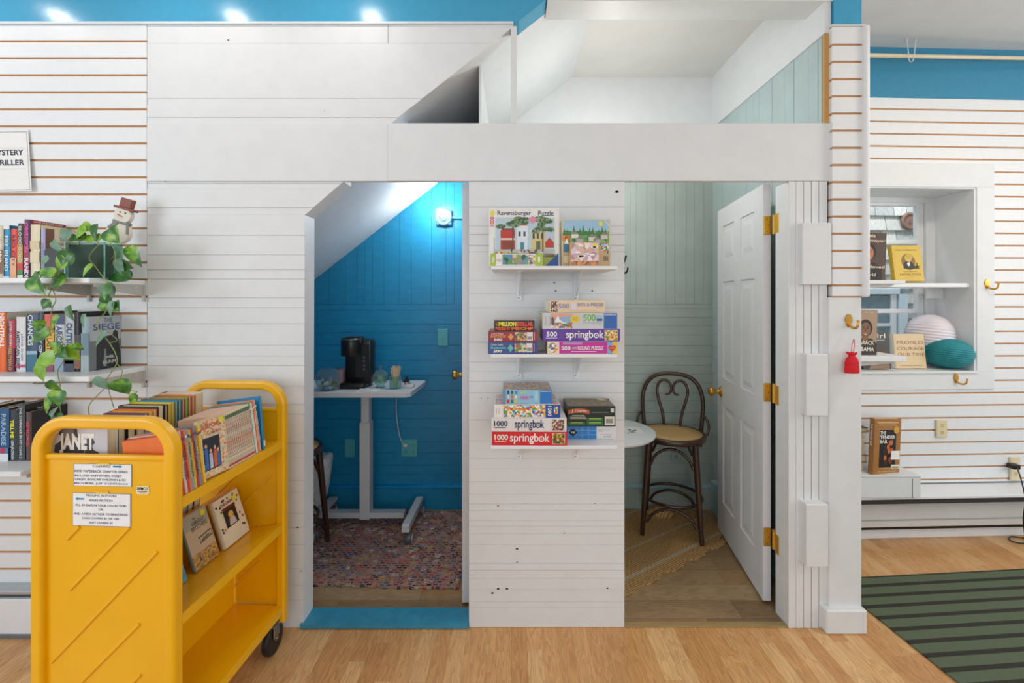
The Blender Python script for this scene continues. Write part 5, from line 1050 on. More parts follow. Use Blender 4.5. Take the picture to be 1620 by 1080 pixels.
q = [S(563, 620, 2.735), S(596, 620, 2.735), S(603, 607.5, 2.805), S(570, 607.5, 2.805)]
pp.prism([(v.x, v.y) for v in q], DZ+.0005, DZ+.006, mat('#e2e0dc', .7), 'z'); pp.build('napkin_stack', None, 'flat white stack of napkins on the desk in front of the coffee maker', 'napkins')
ad = thing('power_strip', 'small white charger block with a black plug at the right of the desk', 'charger', (sx(648, 2.86), 2.86, DZ))
MB().box(-.028, .028, -.022, .03, .0006, .022, mat('#cdc9c6', .4), .005, seg=2).build('charger_block', ad)
MB().tube(smooth_path([(-.045, .03, .03), (-.06, .02, .05), (-.03, .0, .03), (-.02, -.005, .022)], 5), .003, BLACK, 6).box(-.045, -.01, .02, .05, .03, .045, BLACK, .004).box(-.034, -.02, .025, .045, .044, .068, BLACK, .004).tube([(-.028, .035, .06), (-.02, .035, .025), (.0, .03, .022)], .003, BLACK, 6).build('black_plug', ad)
CORD = mat('#c9ccce', .4)
co = MB().tube(smooth_path([S(627, 630, 3.1), S(627, 650, 3.15), S(629, 672, 3.17), S(633, 692, 3.175), S(638, 703, 3.165)], 6), .004, CORD, 8)
p = S(641, 704, 3.17); co.box(p.x-.012, p.x+.018, 3.155, 3.183, p.z-.010, p.z+.012, mat('#d6dcdc', .4), .004)
co.build('extension_cord', None, 'white power cord running from the desk down to the wall outlet', 'cord')
PT_ = mat('#5ab5bd', .3, .05)
def wallplate(name, label, cat, x0, x1, y0, y1, Y, m, deco=None):
    a, b = S(x0, y1, Y), S(x1, y0, Y); r = thing(name, label, cat, ((a.x+b.x)/2, Y, a.z)); w, h = b.x-a.x, b.z-a.z
    MB().box(-w/2, w/2, -.007, .0035, 0, h, m, .003).build('cover_plate', r)
    if deco: 
        for mb in (deco(w, h) if cat == 'outlet' else [deco(MB(), w, h)]): mb.build('socket' if cat == 'outlet' else 'toggle', r)
    return r
def sockets(xs, zs, m, hole):
    def d(w, h):
        out = []
        for fx in xs:
            for fz in zs:
                x, z = -w/2+w*fx, h*fz; mb = MB(); out.append(mb)
                mb.box(x-.012, x+.012, -.0095, -.006, z-.013, z+.013, m, .004)
                for sx_ in (-.005, .004): mb.box(x+sx_, x+sx_+.0018, -.0099, -.009, z, z+.007, hole)
                mb.box(x-.002, x+.002, -.0099, -.009, z-.008, z-.004, hole)
        return out
    return d
HOLE = mat('#123a44', .8)
YP = YB-.006
wallplate('blank_plate', 'blank painted cover plate left of the desk column in the blue closet', 'wall plate', 545.5, 561.5, 695, 723, YP, PT_)
wallplate('wall_outlet', 'wide teal-painted outlet with the white cord plugged in, blue closet', 'outlet', 635, 660.5, 695, 722, YP, PT_, sockets((.28, .72), (.3, .68), PT_, HOLE))
wallplate('light_switch', 'teal-painted light switch high on the blue closet wall', 'light switch', 692.5, 709, 520, 547, YP, PT_, lambda mb, w, h: mb.box(-.004, .004, -.016, -.006, h*.42, h*.62, mat('#7fc0c4', .3), .001).box(-.006, .006, -.0085, -.006, h*.35, h*.7, PT_))
# wall lamp
LPc = S(703, 345, YB-.004)
wl = thing('wall_lamp', 'bare bulb in a round porcelain holder high on the blue closet wall', 'lamp', LPc)
RX = Matrix.Rotation(PI/2, 4, 'X'); POR = mat('#9fc4c2', .3)
MB().lathe([(0, -.02), (.052, -.02), (.057, -.012), (.057, .0), (.05, .010), (.036, .014), (.028, .024), (.022, .036), (0, .036)], (0, -.03, 0), POR, 28, RX).build('lamp_holder', wl)
MB().box(-.055, .055, -.03, 0, -.055, .055, mat('#3a8fae', .4), .008).build('junction_box', wl)
bl = MB().lathe([(.013, 0), (.014, .015), (.021, .035), (.023, .05), (.020, .062), (.012, .071), (0, .073)], (0, 0, 0), emit('#f6fcff', 2.2), 20, Matrix.Translation((0, -.07, 0)) @ Euler((math.radians(62), 0, math.radians(-25))).to_matrix().to_4x4()); bl.build('bulb', wl)
MB().tube([(.05, -.012, -.0), (.33, -.012, 0)], .009, mat('#4fb5cf', .3), 10).build('conduit', wl)
# rag rug
def ragmat():
    m, t, b = newmat('woven_rag_rug'); mp = t.mapping((1, 1, 1), (0, 0, 0))
    br = t.new('ShaderNodeTexBrick'); t.link(mp, br.inputs['Vector']); br.inputs['Scale'].default_value = 1
    br.inputs['Brick Width'].default_value = .034; br.inputs['Row Height'].default_value = .021; br.inputs['Mortar Size'].default_value = .0052; br.inputs['Mortar Smooth'].default_value = .4
    v = t.new('ShaderNodeTexVoronoi'); v.inputs['Scale'].default_value = 36; t.link(mp, v.inputs['Vector'])
    sp = t.new('ShaderNodeSeparateColor'); t.link(v.outputs['Color'], sp.inputs[0])
    cl = ['#857a75', '#a06a60', '#3f3c46', '#b08c80', '#465268', '#8e4248', '#c9a25c', '#64785f', '#a39a92', '#26272e', '#cfc8c2', '#7a5646', '#2f6a80', '#b5503c']
    c = t.ramp(sp.outputs[0], [(i/len(cl), x) for i, x in enumerate(cl)], True)
    nz = t.new('ShaderNodeTexNoise'); nz.inputs['Scale'].default_value = 300; t.link(mp, nz.inputs['Vector'])
    w = t.ramp(nz.outputs[0], [(.35, '#8f665e'), (.65, '#c79a8c')])
    c2 = t.mix(br.outputs['Fac'], c, w); t.link(c2, b.inputs['Base Color']); b.inputs['Roughness'].default_value = .95
    bp = t.new('ShaderNodeBump'); bp.inputs['Strength'].default_value = .6; bp.inputs['Distance'].default_value = .004
    t.link(t.math('ADD', br.outputs['Fac'], nz.outputs[0]), bp.inputs['Height']); t.link(bp.outputs[0], b.inputs['Normal']); return m
rg = MB(); b = bmesh.new(); nx_, ny_ = 56, 30; V = []
x0_, x1_, y0_, y1_ = -1.50, -.27, fl(600, 930).y, 3.13
for j in range(ny_+1):
    for i in range(nx_+1):
        u, v = i/nx_, j/ny_; x = x0_+(x1_-x0_)*u; y = y0_+(y1_-y0_)*v+.007*math.sin(i*1.9)*(1-v)+.012*math.sin(u*5)*(1-v)
        V.append(b.verts.new((x, y, .011+.003*math.sin(x*37)*math.sin(y*29)+(.012*math.exp(-((x+.55)/.02)**2)*max(0, 1-v*5)))))
for j in range(ny_):
    for i in range(nx_): b.faces.new((V[j*(nx_+1)+i], V[j*(nx_+1)+i+1], V[(j+1)*(nx_+1)+i+1], V[(j+1)*(nx_+1)+i]))
ret = bmesh.ops.extrude_face_region(b, geom=b.faces[:]); 
for e in ret['geom']:
    if isinstance(e, bmesh.types.BMVert): e.co.z = .0015
bmesh.ops.recalc_face_normals(b, faces=b.faces[:])
rg.bm(b, ragmat(), True); rg.build('rag_rug', None, 'multicoloured woven rag rug under the standing desk in the blue closet', 'rug')
# trash bin with liner
tb = thing('waste_bin', 'waste bin lined with a translucent white bag left of the standing desk', 'bin', (-1.315, 3.02, .013))
MB().lathe([(0, .0), (.05, .0), (.10, .37), (.095, .37), (.047, .006), (0, .006)], (0, 0, 0), mat('#6a4f3a', .6, .2), 24).build('bin', tb)
lbm, lt, lbb = newmat('plastic_bag'); lbb.inputs['Base Color'].default_value = lin('#eceef0'); lbb.inputs['Roughness'].default_value = .35
nz = lt.new('ShaderNodeTexNoise'); nz.inputs['Scale'].default_value = 18; bp = lt.new('ShaderNodeBump'); bp.inputs['Strength'].default_value = .7; bp.inputs['Distance'].default_value = .02; lt.link(nz.outputs[0], bp.inputs['Height']); lt.link(bp.outputs[0], lbb.inputs['Normal'])
lg = MB(); segs = 36; prof = [(.058, .03), (.075, .12), (.095, .2), (.112, .29), (.122, .385), (.116, .412), (.09, .42), (.05, .405), (.0, .39)]
vs = []; fs = []
for i, (r, z) in enumerate(prof):
    for k in range(segs): a = 2*PI*k/segs; q = r+.004*math.sin(5*a+i)+rng.uniform(-.003, .003); vs.append((q*math.cos(a), q*math.sin(a), z+.01*math.sin(3*a+1)))
for i in range(len(prof)-1):
    for k in range(segs): fs.append((i*segs+k, i*segs+(k+1) % segs, (i+1)*segs+(k+1) % segs, (i+1)*segs+k))
lg.add(vs, fs, lbm, True).build('liner_bag', tb)
# ================================================================== BENTWOOD STOOLS
BEN = mat('#3d2415', .3, .35, .05, scale=14, coat=.3)
def canemat():
    m, t, b = newmat('woven_cane'); mp = t.mapping((1, 1, 1)); sp = t.new('ShaderNodeSeparateXYZ'); t.link(mp, sp.inputs[0])
    a = t.math('SINE', t.math('MULTIPLY', sp.outputs[0], 420)); c = t.math('SINE', t.math('MULTIPLY', sp.outputs[1], 420)); d = t.math('MULTIPLY', a, c)
    t.link(t.ramp(t.math('ADD', t.math('MULTIPLY', d, .5), .5), [(.2, '#a07a44'), (.55, '#d0aa6c'), (.9, '#dcbc84')]), b.inputs['Base Color']); b.inputs['Roughness'].default_value = .45
    bp = t.new('ShaderNodeBump'); bp.inputs['Strength'].default_value = .4; bp.inputs['Distance'].default_value = .002; t.link(d, bp.inputs['Height']); t.link(bp.outputs[0], b.inputs['Normal']); return m
CANE = canemat()
def stool(label, loc, rz):
    r = thing('bentwood_stool', label, 'stool', loc, rz, 'bentwood counter stools')
    SZ, SR = .605, .205
    MB().lathe([(SR-.03, -.03), (SR-.004, -.03), (SR+.001, -.022), (SR+.001, -.004), (SR-.004, .002), (SR-.022, .002), (SR-.03, -.004)], (0, 0, SZ), BEN, 40).build('seat_rim', r)
    MB().lathe([(0, -.008), (SR-.022, -.008), (SR-.021, .001), (SR*.5, .003), (0, .003)], (0, 0, SZ), CANE, 40).build('cane_seat', r)
    LT = {}
    for sx_, sy in ((-1, -1), (1, -1), (-1, 1), (1, 1)):
        t_ = Vector((sx_*.135, sy*.125, SZ-.028)); f_ = Vector((sx_*.170, sy*.165, .002)); LT[sx_, sy] = (t_, f_)
        MB().tube([t_, t_.lerp(f_, .25), t_.lerp(f_, .6), f_], [.019, .0185, .017, .0145], BEN, 14).build('leg', r)
    def at(sx_, sy, z): t_, f_ = LT[sx_, sy]; return t_.lerp(f_, (t_.z-z)/(t_.z-f_.z))
    n = 32; rr_ = .19; MB().tube([(rr_*.94*math.cos(2*PI*k/n), rr_*.94*math.sin(2*PI*k/n), .205) for k in range(n)], .0095, BEN, 10, True).build('foot_ring', r)
    for (a, b) in (((-1, -1), (1, -1)), ((1, -1), (1, 1)), ((1, 1), (-1, 1)), ((-1, 1), (-1, -1))):
        for z0, z1 in ((.085, .175), (.43, .535)):
            A, B = at(*a, z0), at(*b, z0); T0, T1 = at(*a, z1), at(*b, z1); P = []
            ctr = (A+B)/2; inn = -Vector((ctr.x, ctr.y, 0)).normalized()*.012
            for k in range(13):
                u = k/12; q = A.lerp(B, .5-.5*math.cos(PI*u)*(1-.0)); hgt = math.sin(PI*u)**.55; q = A.lerp(B, u*.86+.07)
                P.append(Vector((q.x, q.y, z0+(z1-z0)*hgt))+inn*math.sin(PI*u))
            P = [A]+P+[B]
            MB().tube(P, .009, BEN, 9).build('arched_brace', r)
    by = .165; bk = lambda x, z: Vector((x, by+(z-SZ)*.12, z))
    P = [bk(-.172, SZ-.12), bk(-.180, SZ-.02), bk(-.192, SZ+.12), bk(-.188, SZ+.20), bk(-.165, SZ+.27), bk(-.12, SZ+.318), bk(-.06, SZ+.338), bk(0, SZ+.342)]
    P = P+[Vector((-p.x, p.y, p.z)) for p in P[-2::-1]]
    MB().tube(smooth_path(P, 4), .0135, BEN, 12).build('back_loop', r)
    for s in (-1, 1):
        P = [bk(s*.050, SZ-.005), bk(s*.062, SZ+.08), bk(s*.088, SZ+.17), bk(s*.098, SZ+.225), bk(s*.086, SZ+.275), bk(s*.055, SZ+.298), bk(s*.022, SZ+.285), bk(s*.006, SZ+.25), bk(s*.010, SZ+.22), bk(s*.028, SZ+.203), bk(s*.044, SZ+.206)]
        P = smooth_path(P, 5); MB().tube(P, [.010-.004*(k/len(P))**3 for k in range(len(P))], BEN, 10).build('back_scroll', r)
        P = [bk(s*.19, SZ+.085), Vector((s*.215, .13, SZ+.06)), Vector((s*.222, .10, SZ+.02)), Vector((s*.21, .07, SZ-.018))]
        MB().tube(smooth_path(P, 5), .009, BEN, 10).build('side_brace', r)
    return r
stool('dark bentwood stool with a cane seat on the jute rug beside the white door', (1.02, 2.905, .014), math.radians(-20))
stool('dark bentwood stool half hidden by the left edge of the blue closet opening', (-1.30, 2.60, .0145), math.radians(80))
# ================================================================== GREEN-GREY CLOSET
tbx, tby, tz = .575, 2.80, .665
rt = thing('round_table', 'round white table partly hidden behind the plank panel', 'table', (tbx, tby, 0))
MB().lathe([(0, -.022), (.285, -.022), (.296, -.014), (.298, -.004), (.294, 0), (0, 0)], (0, 0, tz), WHITE2, 64).build('tabletop', rt)
MB().lathe([(.085, .0135), (.085, .022), (.03, .035), (.022, .07), (.02, .30), (.022, .6), (.07, .643), (0, .643)], (0, 0, 0), WHITE2, 28).build('pedestal', rt)
dr = MB(); c = Vector((sx(1003, 2.76), 2.78, tz+.0005)); dr.box(c.x-.07, c.x+.055, c.y-.08, c.y+.08, c.z, c.z+.0008, PAPER)
FD = Fr((c.x-.07, c.y-.08, c.z+.0008), (.125, 0, 0), (0, .16, 0))
for k in range(10): a, b = rng.uniform(.15, .8), rng.uniform(.1, .6); dr.poly(FD, [(a, b), (a+.12, b+.05), (a+.1, b+.11), (a-.02, b+.09)], mat('#55585c', .6), .0004+.00005*k)
dr.build('drawing_sheet', None, 'sheet with a dark ink drawing lying on the round white table', 'paper')
# jute rug
def jute(hi, lo):
    m, t, b = newmat('braided_jute'); mp = t.mapping((1, 1, 1), (0, 0, math.radians(-33.4)))
    w = t.new('ShaderNodeTexWave', bands_direction='Y'); w.inputs['Scale'].default_value = 26; w.inputs['Distortion'].default_value = 3; w.inputs['Detail'].default_value = 3; w.inputs['Detail Scale'].default_value = 3; t.link(mp, w.inputs['Vector'])
    nz = t.new('ShaderNodeTexNoise'); nz.inputs['Scale'].default_value = 140; t.link(mp, nz.inputs['Vector'])
    f = t.math('ADD', t.math('MULTIPLY', w.outputs['Fac'], .5), t.math('MULTIPLY', nz.outputs[0], .5)); t.link(t.ramp(f, [(.2, lo), (.75, hi)]), b.inputs['Base Color']); b.inputs['Roughness'].default_value = .9
    bp = t.new('ShaderNodeBump'); bp.inputs['Strength'].default_value = .8; bp.inputs['Distance'].default_value = .006; t.link(f, bp.inputs['Height']); t.link(bp.outputs[0], b.inputs['Normal']); return m
J1, J2 = jute('#d2a970', '#8f693e'), jute('#d2c0a0', '#9c8a6a')
A, B = Vector((.28, 2.115)), Vector((1.262, 2.765)); ed = (B-A).normalized(); nn_ = Vector((-ed.y, ed.x)); L = (B-A).length
ju = MB()
def clipy(P, d0, d1):                      # part of the floor area between two distances from the scalloped edge
    Q = [((Vector(p)-A).dot(ed), (Vector(p)-A).dot(nn_)) for p in P]; Q = clipz(Q, d0, d1); return [tuple(A+ed*u+nn_*v) for u, v in Q]
area_ = [tuple(A+nn_*.001), tuple(B), (1.335, 2.86), (1.345, 2.98), (1.27, 3.12), (1.15, 3.15), (.0, 3.15), (.0, 2.3)]
bands = [0, .045, .075, .235, .26, .275, .32, .42, .45, .8, 1.6]; mats_ = [J1, J2, J1, J2, J1, J2, J1, J2, J1, J1]
bands = [0, .03, .052, .22, .235, .52, .54, 1.6]; mats_ = [J1, J2, J1, J2, J1, J2, J1]
for a, b, m in zip(bands[:-1], bands[1:], mats_):
    P = clipy(area_, a, b)
    if len(P) > 2: ju.prism(P, .0015, .012+rng.uniform(0, .0008), m, 'z')
sc = [tuple(A)]; k = 0; u = .02
while u < L-.05:
    wd = .20
    for q in range(1, 9): s_ = q/9; sc.append(tuple(A+ed*(u+wd*s_)-nn_*(.052*math.sin(PI*s_)**.5)))
    u += wd
sc.append(tuple(B)); ju.prism(sc, .0015, .011, J1, 'z')
ju.build('jute_rug', None, 'braided jute rug with a scalloped edge under the bentwood stool', 'rug')
fb = MB(); P = [(1.035+.07*math.cos(a)*(1+.1*math.sin(3*a)), 3.10+.035*math.sin(a)) for a in [2*PI*k/16 for k in range(16)]]
fb.lathe([(.0, .055), (.05, .05), (.085, .03), (.1, .0)][::-1], (1.0, 3.07, .013), J1, 20, None, True, .6); fb.build('folded_mat', None, 'folded tan mat bunched against the back wall behind the stool', 'mat')
# hook, outlet
hk = MB(); HX = .5045; HYc = 2.105; zc = sz(425, HYc); IR = mat('#1b1f26', .35, .1, metal=.6)
hk.box(HX, HX+.004, HYc-.009, HYc+.009, zc-.03, zc+.03, IR, .002).tube(smooth_path([(HX+.003, HYc, zc-.005), (HX+.02, HYc, zc-.02), (HX+.03, HYc, zc-.005), (HX+.031, HYc, zc+.006)], 5), .004, IR, 8).tube(smooth_path([(HX+.003, HYc, zc+.01), (HX+.014, HYc, zc+.03), (HX+.022, HYc, zc+.055)], 5), .004, IR, 8)
hk.lathe([(0, -.006), (.006, 0), (0, .006)], (HX+.023, HYc, zc+.058), IR, 10)
hk.build('coat_hook', None, 'black iron coat hook on the right edge of the plank panel', 'hook')
wallplate('wall_outlet', 'grey-green outlet low on the wall behind the bentwood stool', 'outlet', 1061, 1078, 706, 727, YP, mat('#9fb3b4', .4), sockets((.5,), (.28, .72), mat('#8ba0a2', .4), HOLE))
# ================================================================== DOORS
def six_panel(name, hinge, ang, label, w=.712, h=2.012, th=.036, mirror=False, knobside=1, knobz=.886):
    # leaf in local coords: x along the leaf from the hinge, y thickness, z up
    d = thing(name, label, None, (hinge[0], hinge[1], .015), ang); tag(d, kind='structure')
    m = MB(); PM = mat('#e4e5e8', .35, .02)
    st_, cs = .105, .10; xs = [(st_, w/2-cs/2), (w/2+cs/2, w-st_)]; zs = [(.20, .80), (.97, 1.56), (1.68, 1.90)]
    m.box(0, w, .006, th-.006, 0, h, PM)
    for y0, y1 in ((0, .0065), (th-.0065, th)):
        m.box(0, st_, y0, y1, 0, h, PM).box(w-st_, w, y0, y1, 0, h, PM)
        for a, b in zs: m.box(w/2-cs/2, w/2+cs/2, y0, y1, a, b, PM)
        for a, b in ((0, .20), (.80, .97), (1.56, 1.68), (1.90, h)): m.box(st_, w-st_, y0, y1, a, b, PM)
        for x0, x1 in xs:
            for a, b in zs:
                ys_ = (0, .0055) if y0 == 0 else (th-.0055, th); q = .028
                bb2 = bmesh.new(); bmesh.ops.create_cube(bb2, size=1)
                for v in bb2.verts:
                    outer = (v.co.y < 0) == (y0 == 0); ins = q+.022 if outer else q-.012
                    v.co = Vector(((x0+ins) if v.co.x < 0 else (x1-ins), (.0015 if y0 == 0 else th-.0015) if outer else (.0075 if y0 == 0 else th-.0075), (a+ins) if v.co.z < 0 else (b-ins)))
                m.bm(bb2, PM)
    m.build('door_leaf', d)
    for sd in (-1, 1):
        yk = 0 if sd < 0 else th; M = Matrix.Translation((w-.065, yk, knobz)) @ Matrix.Rotation(-sd*PI/2, 4, 'X')
        k = MB().lathe([(0, 0), (.032, 0), (.031, .005), (.014, .010), (.012, .03), (.022, .042), (.027, .055), (.025, .068), (.012, .074), (0, .075)], (0, 0, 0), BRASS, 24, M); k.build('door_knob', d)
    return d
hx, hy = 1.2125, 2.195
ang = math.atan2(.707, .101)
dr1 = six_panel('door_1', (hx+.0355, hy+.0), ang, 'white six-panel door standing open into the green-grey closet', knobz=.876)
HG = mat('#dcb04a', .35, .1, metal=.65)
for py in (355, 622, 853):
    zc = sz(py, 2.17); o = MB()
    x0, x1, xm, x2 = sx(1209, 2.19), sx(1220, 2.19), sx(1222, 2.16), sx(1233, 2.11)
    o.box(x0, x1, 2.190, 2.1945, zc-.044, zc+.044, HG, .001)
    o.tube([(x1+.004, 2.172, zc-.046), (x1+.004, 2.172, zc+.046)], .0085, HG, 12)
    o.prism([(x1+.003, 2.168), (x1+.006, 2.172), (1.2365, 2.134), (1.2365, 2.11), (1.2385, 2.108), (1.2385, 2.14)], zc-.044, zc+.044, HG, 'z')
    for dz in (-.03, 0, .03): o.lathe([(0, 0), (.004, 0), (.003, .0012), (0, .0012)], ((x0+x1)/2-.003+.006*(dz == 0), 2.190, zc+dz), mat('#b8862a', .3, metal=1.0), 8, RX)
    o.build('hinge', dr1, world=True)
ang2 = math.radians(90+5.2)
six_panel('door_2', (sx(743, 2.187), 2.187), ang2, 'white door seen edge-on, open into the blue closet', w=.70, knobz=.985)
# ================================================================== PILLAR HOOK, ALCOVE
def coat_hook(label, M, q=1.0):
    r = D.objects.new('coat_hook', None); COL.objects.link(r); r.empty_display_size = .03; r.location = M.translation; r.rotation_euler = M.to_euler(); tag(r, label, 'hook', 'brass coat hooks')
    pl = [(.016*math.cos(a)*(1-.25*(math.sin(a) < 0)), .030*math.sin(a)) for a in [2*PI*k/18 for k in range(18)]]
    MB().prism(pl, -.005, -.0005, BRASS, 'y').build('back_plate', r)
    P = smooth_path([(0, -.004, -.012), (.004*q, -.014, -.026), (.014*q, -.030, -.032), (.024*q, -.040, -.022), (.028*q, -.042, -.004)], 5)
    MB().tube(P, [.006-.0015*i/len(P) for i in range(len(P))], BRASS, 10).lathe([(0, -.007), (.006, -.003), (.0065, .002), (0, .007)], (.028*q, -.042, .0), BRASS, 12).build('hook_arm', r)
    return r
p = S(1342, 507, 2.022); coat_hook('brass coat hook on the white pillar holding a red knitted ornament', Matrix.Translation(p), .45)
for px, py, ly, lab in ((1561, 449, -.010, 'brass coat hook on the right side of the alcove window casing'), (1512, 598, -.010, 'brass coat hook below the alcove window sill')):
    lx, lz = AL(px, py, ly); coat_hook(lab, AM @ Matrix.Translation((lx, ly, lz)))
hg = thing('knitted_ornament', 'small red knitted pouch hanging from the brass hook on the white pillar', 'ornament', (p.x-.002, 1.998, sz(590, 2.0)))
RED = mat('#d81f2c', .9, .15, .6, scale=220)
k = 353; kb = MB(); kb.lathe([(0, .0), (.030, .0), (.0325, .006), (.031, .03), (.030, .036), (.031, .040), (.030, .05), (.024, .066), (.014, .075), (.012, .078)], (0, 0, 0), RED, 20, None, True, .45)
vs = []; fs = []
for i, (r_, z_) in enumerate([(.012, .077), (.017, .082), (.023, .090), (.020, .092), (.012, .084)]):
    for q in range(30): a = 2*PI*q/30; w = 1+.14*math.sin(6*a)*(i > 0); vs.append((r_*w*math.cos(a), r_*w*.5*math.sin(a), z_+.002*math.sin(6*a+1)))
for i in range(4):
    for q in range(30): fs.append((i*30+q, i*30+(q+1) % 30, (i+1)*30+(q+1) % 30, (i+1)*30+q))
kb.add(vs, fs, RED, True); kb.build('knitted_pouch', hg)
MB().tube([(-.003, -.002, .08), (-.006, -.008, .124), (.0, -.010, .150)], .0013, RED, 6).tube([(.004, -.002, .08), (.004, -.010, .124), (.002, -.011, .150)], .0013, RED, 6).build('string', hg)
# side shelves on the far face of the closet wall
def side_shelf(label, px1, yt, yb, Y0, Y1):
    x1 = sx(px1, Y0); zt, zb = sz(yt, Y0), sz(yb, Y0); t = thing('wall_shelf', label, 'shelf', (1.57, (Y0+Y1)/2, zb))
    MB().box(1.5715, x1, Y0, Y1, zb, zt, WHITE2, .002).build('board', t, world=True)
    MB().prism([(1.5715, zb), (x1-.03, zb), (x1-.05, zb-.012), (1.5715, zb-.04)], Y0+.03, Y0+.034, mat('#cfcfcb', .4), 'y').build('bracket', t, world=True)
    return zt
zA = side_shelf('white shelf end beside the pillar carrying the smiling portrait book', 1435, 563.5, 572, 2.25, 2.55)
zB = side_shelf('white shelf end beside the pillar carrying the dark red-brown portrait book', 1433, 443, 449, 2.25, 2.55)
def face_book(label, px0, px1, py0, zb, Y, t, cover, spine, deco, tilt=6, group='face-out books in the alcove', d=None, alc=False):
    x0, x1 = sx(px0, Y), sx(px1, Y); h = sz(py0, Y)-zb
    return hardback('hardback_book', label, 'book', group, (x0, Y+t, zb+.0006), (math.radians(-tilt), 0, -PI/2), t, h, x1-x0, spine, cover, deco, c=.0012)
def portrait(bgc, skin_, hair, coat, cx=.6, txt=()):
    def d(mb, SF, CF, LF, TF):
        mb.rect(CF, 0, 0, 1, 1, mat(bgc, .4), .0003)
        mb.poly(CF, [(cx-.42, 0), (cx-.4, .28), (cx-.2, .38), (cx+.2, .38), (cx+.38, .28), (cx+.4, 0)], mat(coat, .5), .0006); mb.poly(CF, [(cx-.09, .3), (cx-.08, .5), (cx+.08, .5), (cx+.09, .3)], mat(skin_, .5), .0007)
        mb.disc(CF, cx, .60, .23, .19, mat(hair, .5), .0007); mb.disc(CF, cx, .57, .17, .16, mat(skin_, .5), .0009)
        for s in (-.07, .07): mb.disc(CF, cx+s, .60, .03, .012, mat('#2a211c', .5), .0011, 8); mb.rect(CF, cx+s-.04, .63, cx+s+.04, .64, mat('#2a211c', .5), .0011)
        mb.poly(CF, [(cx-.015, .58), (cx+.02, .53), (cx-.03, .53)], mat(hair, .5), .0011); mb.poly(CF, [(cx-.07, .49), (cx, .47), (cx+.07, .49), (cx, .455)], mat('#e8dcd0', .5), .0011)
        for s, a0, b0, a1, b1, c in txt: mb.text(CF, s, a0, b0, a1, b1, mat(c, .5), .0015, .02)
    return d
face_book('tan book with a smiling man on its cover beside the white pillar', 1338, 1386, 489, zA, 2.30, .03, '#a98c70', '#8a7058', portrait('#b0947a', '#8a6248', '#2a211c', '#3a332e', .62, [('BARACK', .35, .24, .92, .33, '#f0e8dc'), ('OBAMA', .35, .10, .92, .19, '#f0e8dc'), ('A PROMISED', .5, .93, .85, .96, '#e6d8c6')]), 2)
face_book('dark brown book with pale lettering above the tan one beside the pillar', 1338, 1400, 366.5, zB, 2.30, .028, '#4a372b', '#3a2b22', portrait('#4f3b2e', '#c07a52', '#1d1613', '#211a17', .52, [('Sonia', .42, .90, .72, .97, '#e6d2b8'), ('Sotomayor', .3, .79, .98, .87, '#e6d2b8'), ('My Beloved', .2, .25, .97, .33, '#e6d2b8'), ('World', .4, .10, .75, .17, '#e6d2b8')]), 2)
# white shelf board across the window recess
zs1 = AL(1500, 448, .06)[1]; zs0 = AL(1500, 454.5, .06)[1]
ws = thing('window_shelf', 'white shelf across the alcove window recess carrying the yellow book', 'shelf', AWp(.2, .1, zs0))
MB().box(wxli+.004, wx1i-.013, .02, .2, zs0, zs1, WHITE2, .002, AM).build('board', ws, world=True)
MB().box(wx1i-.014, wx1i-.13, .185, .197, zs0-.07, zs0-.001, WHITE2, .001, AM).build('cleat', ws, world=True)
def alc_book(label, px0, px1, py0, zb, ly, t, cover, spine, deco, tilt, stand=False, name='hardback_book'):
    x0, _ = AL(px0, py0, ly); x1, zt = AL(px1, py0, ly); M = AM @ Matrix.Translation((x0, ly+t, zb+.0006)) @ Matrix.Rotation(math.radians(-tilt), 4, 'X') @ Matrix.Rotation(-PI/2, 4, 'Z')
    return hardback(name, label, 'book', 'face-out books in the alcove', M.translation, M.to_euler(), t, zt-zb, x1-x0, spine, cover, deco, c=.0012)
def hamil(mb, SF, CF, LF, TF):
    mb.rect(CF, 0, 0, 1, 1, mat('#d9b63a', .4), .0003); mb.text(CF, 'RON CHERNOW', .12, .85, .86, .89, mat('#8a6a2a', .5), .001)
    mb.disc(CF, .52, .56, .24, .21, mat('#8a6f2a', .5), .0005); mb.poly(CF, [(.33, .36), (.34, .5), (.44, .56), (.6, .55), (.72, .46), (.74, .36), (.55, .32)], mat('#2f2819', .5), .0008)
    mb.disc(CF, .53, .65, .12, .11, mat('#d9b45a', .5), .0010); mb.disc(CF, .58, .70, .13, .065, mat('#c9a84a', .5), .0012); mb.poly(CF, [(.46, .50), (.5, .42), (.56, .44), (.56, .54)], PRINTW, .0012); mb.poly(CF, [(.42, .66), (.4, .62), (.43, .61)], mat('#d9b45a', .5), .0011)
    st_ = [(.80+(.13 if k % 2 == 0 else .05)*math.sin(PI*k/5), .40+(.085 if k % 2 == 0 else .033)*math.cos(PI*k/5)) for k in range(10)]; mb.poly(CF, st_, mat('#1d1a14', .5), .0014); mb.rect(CF, .79, .46, .82, .52, mat('#1d1a14', .5), .0015)
    mb.text(CF, 'ALEXANDER', .3, .26, .78, .29, mat('#a08033', .5), .001); mb.text(CF, 'HAMILTON', .18, .165, .90, .225, mat('#8a6a2a', .5), .001); mb.rect(CF, .45, .12, .65, .125, mat('#8a6a2a', .5), .001)
hb2 = alc_book('bright yellow biography with an oval portrait on a wire stand in the window', 1417, 1463, 388, zs1+.006, .06, .03, '#d9b63a', '#c9a832', hamil, 8)
lx, _ = AL(1440, 440, .05); es = MB(); AC = glass('#ece6cc', .08, .97)
es.box(lx-.075, lx+.075, .035, .06, zs1+.0005, zs1+.004, AC, .001, AM).box(lx-.075, lx+.075, .035, .038, zs1+.004, zs1+.016, AC, .001, AM).box(lx-.03, lx+.03, .128, .131, zs1+.001, zs1+.13, AC, .001, AM)
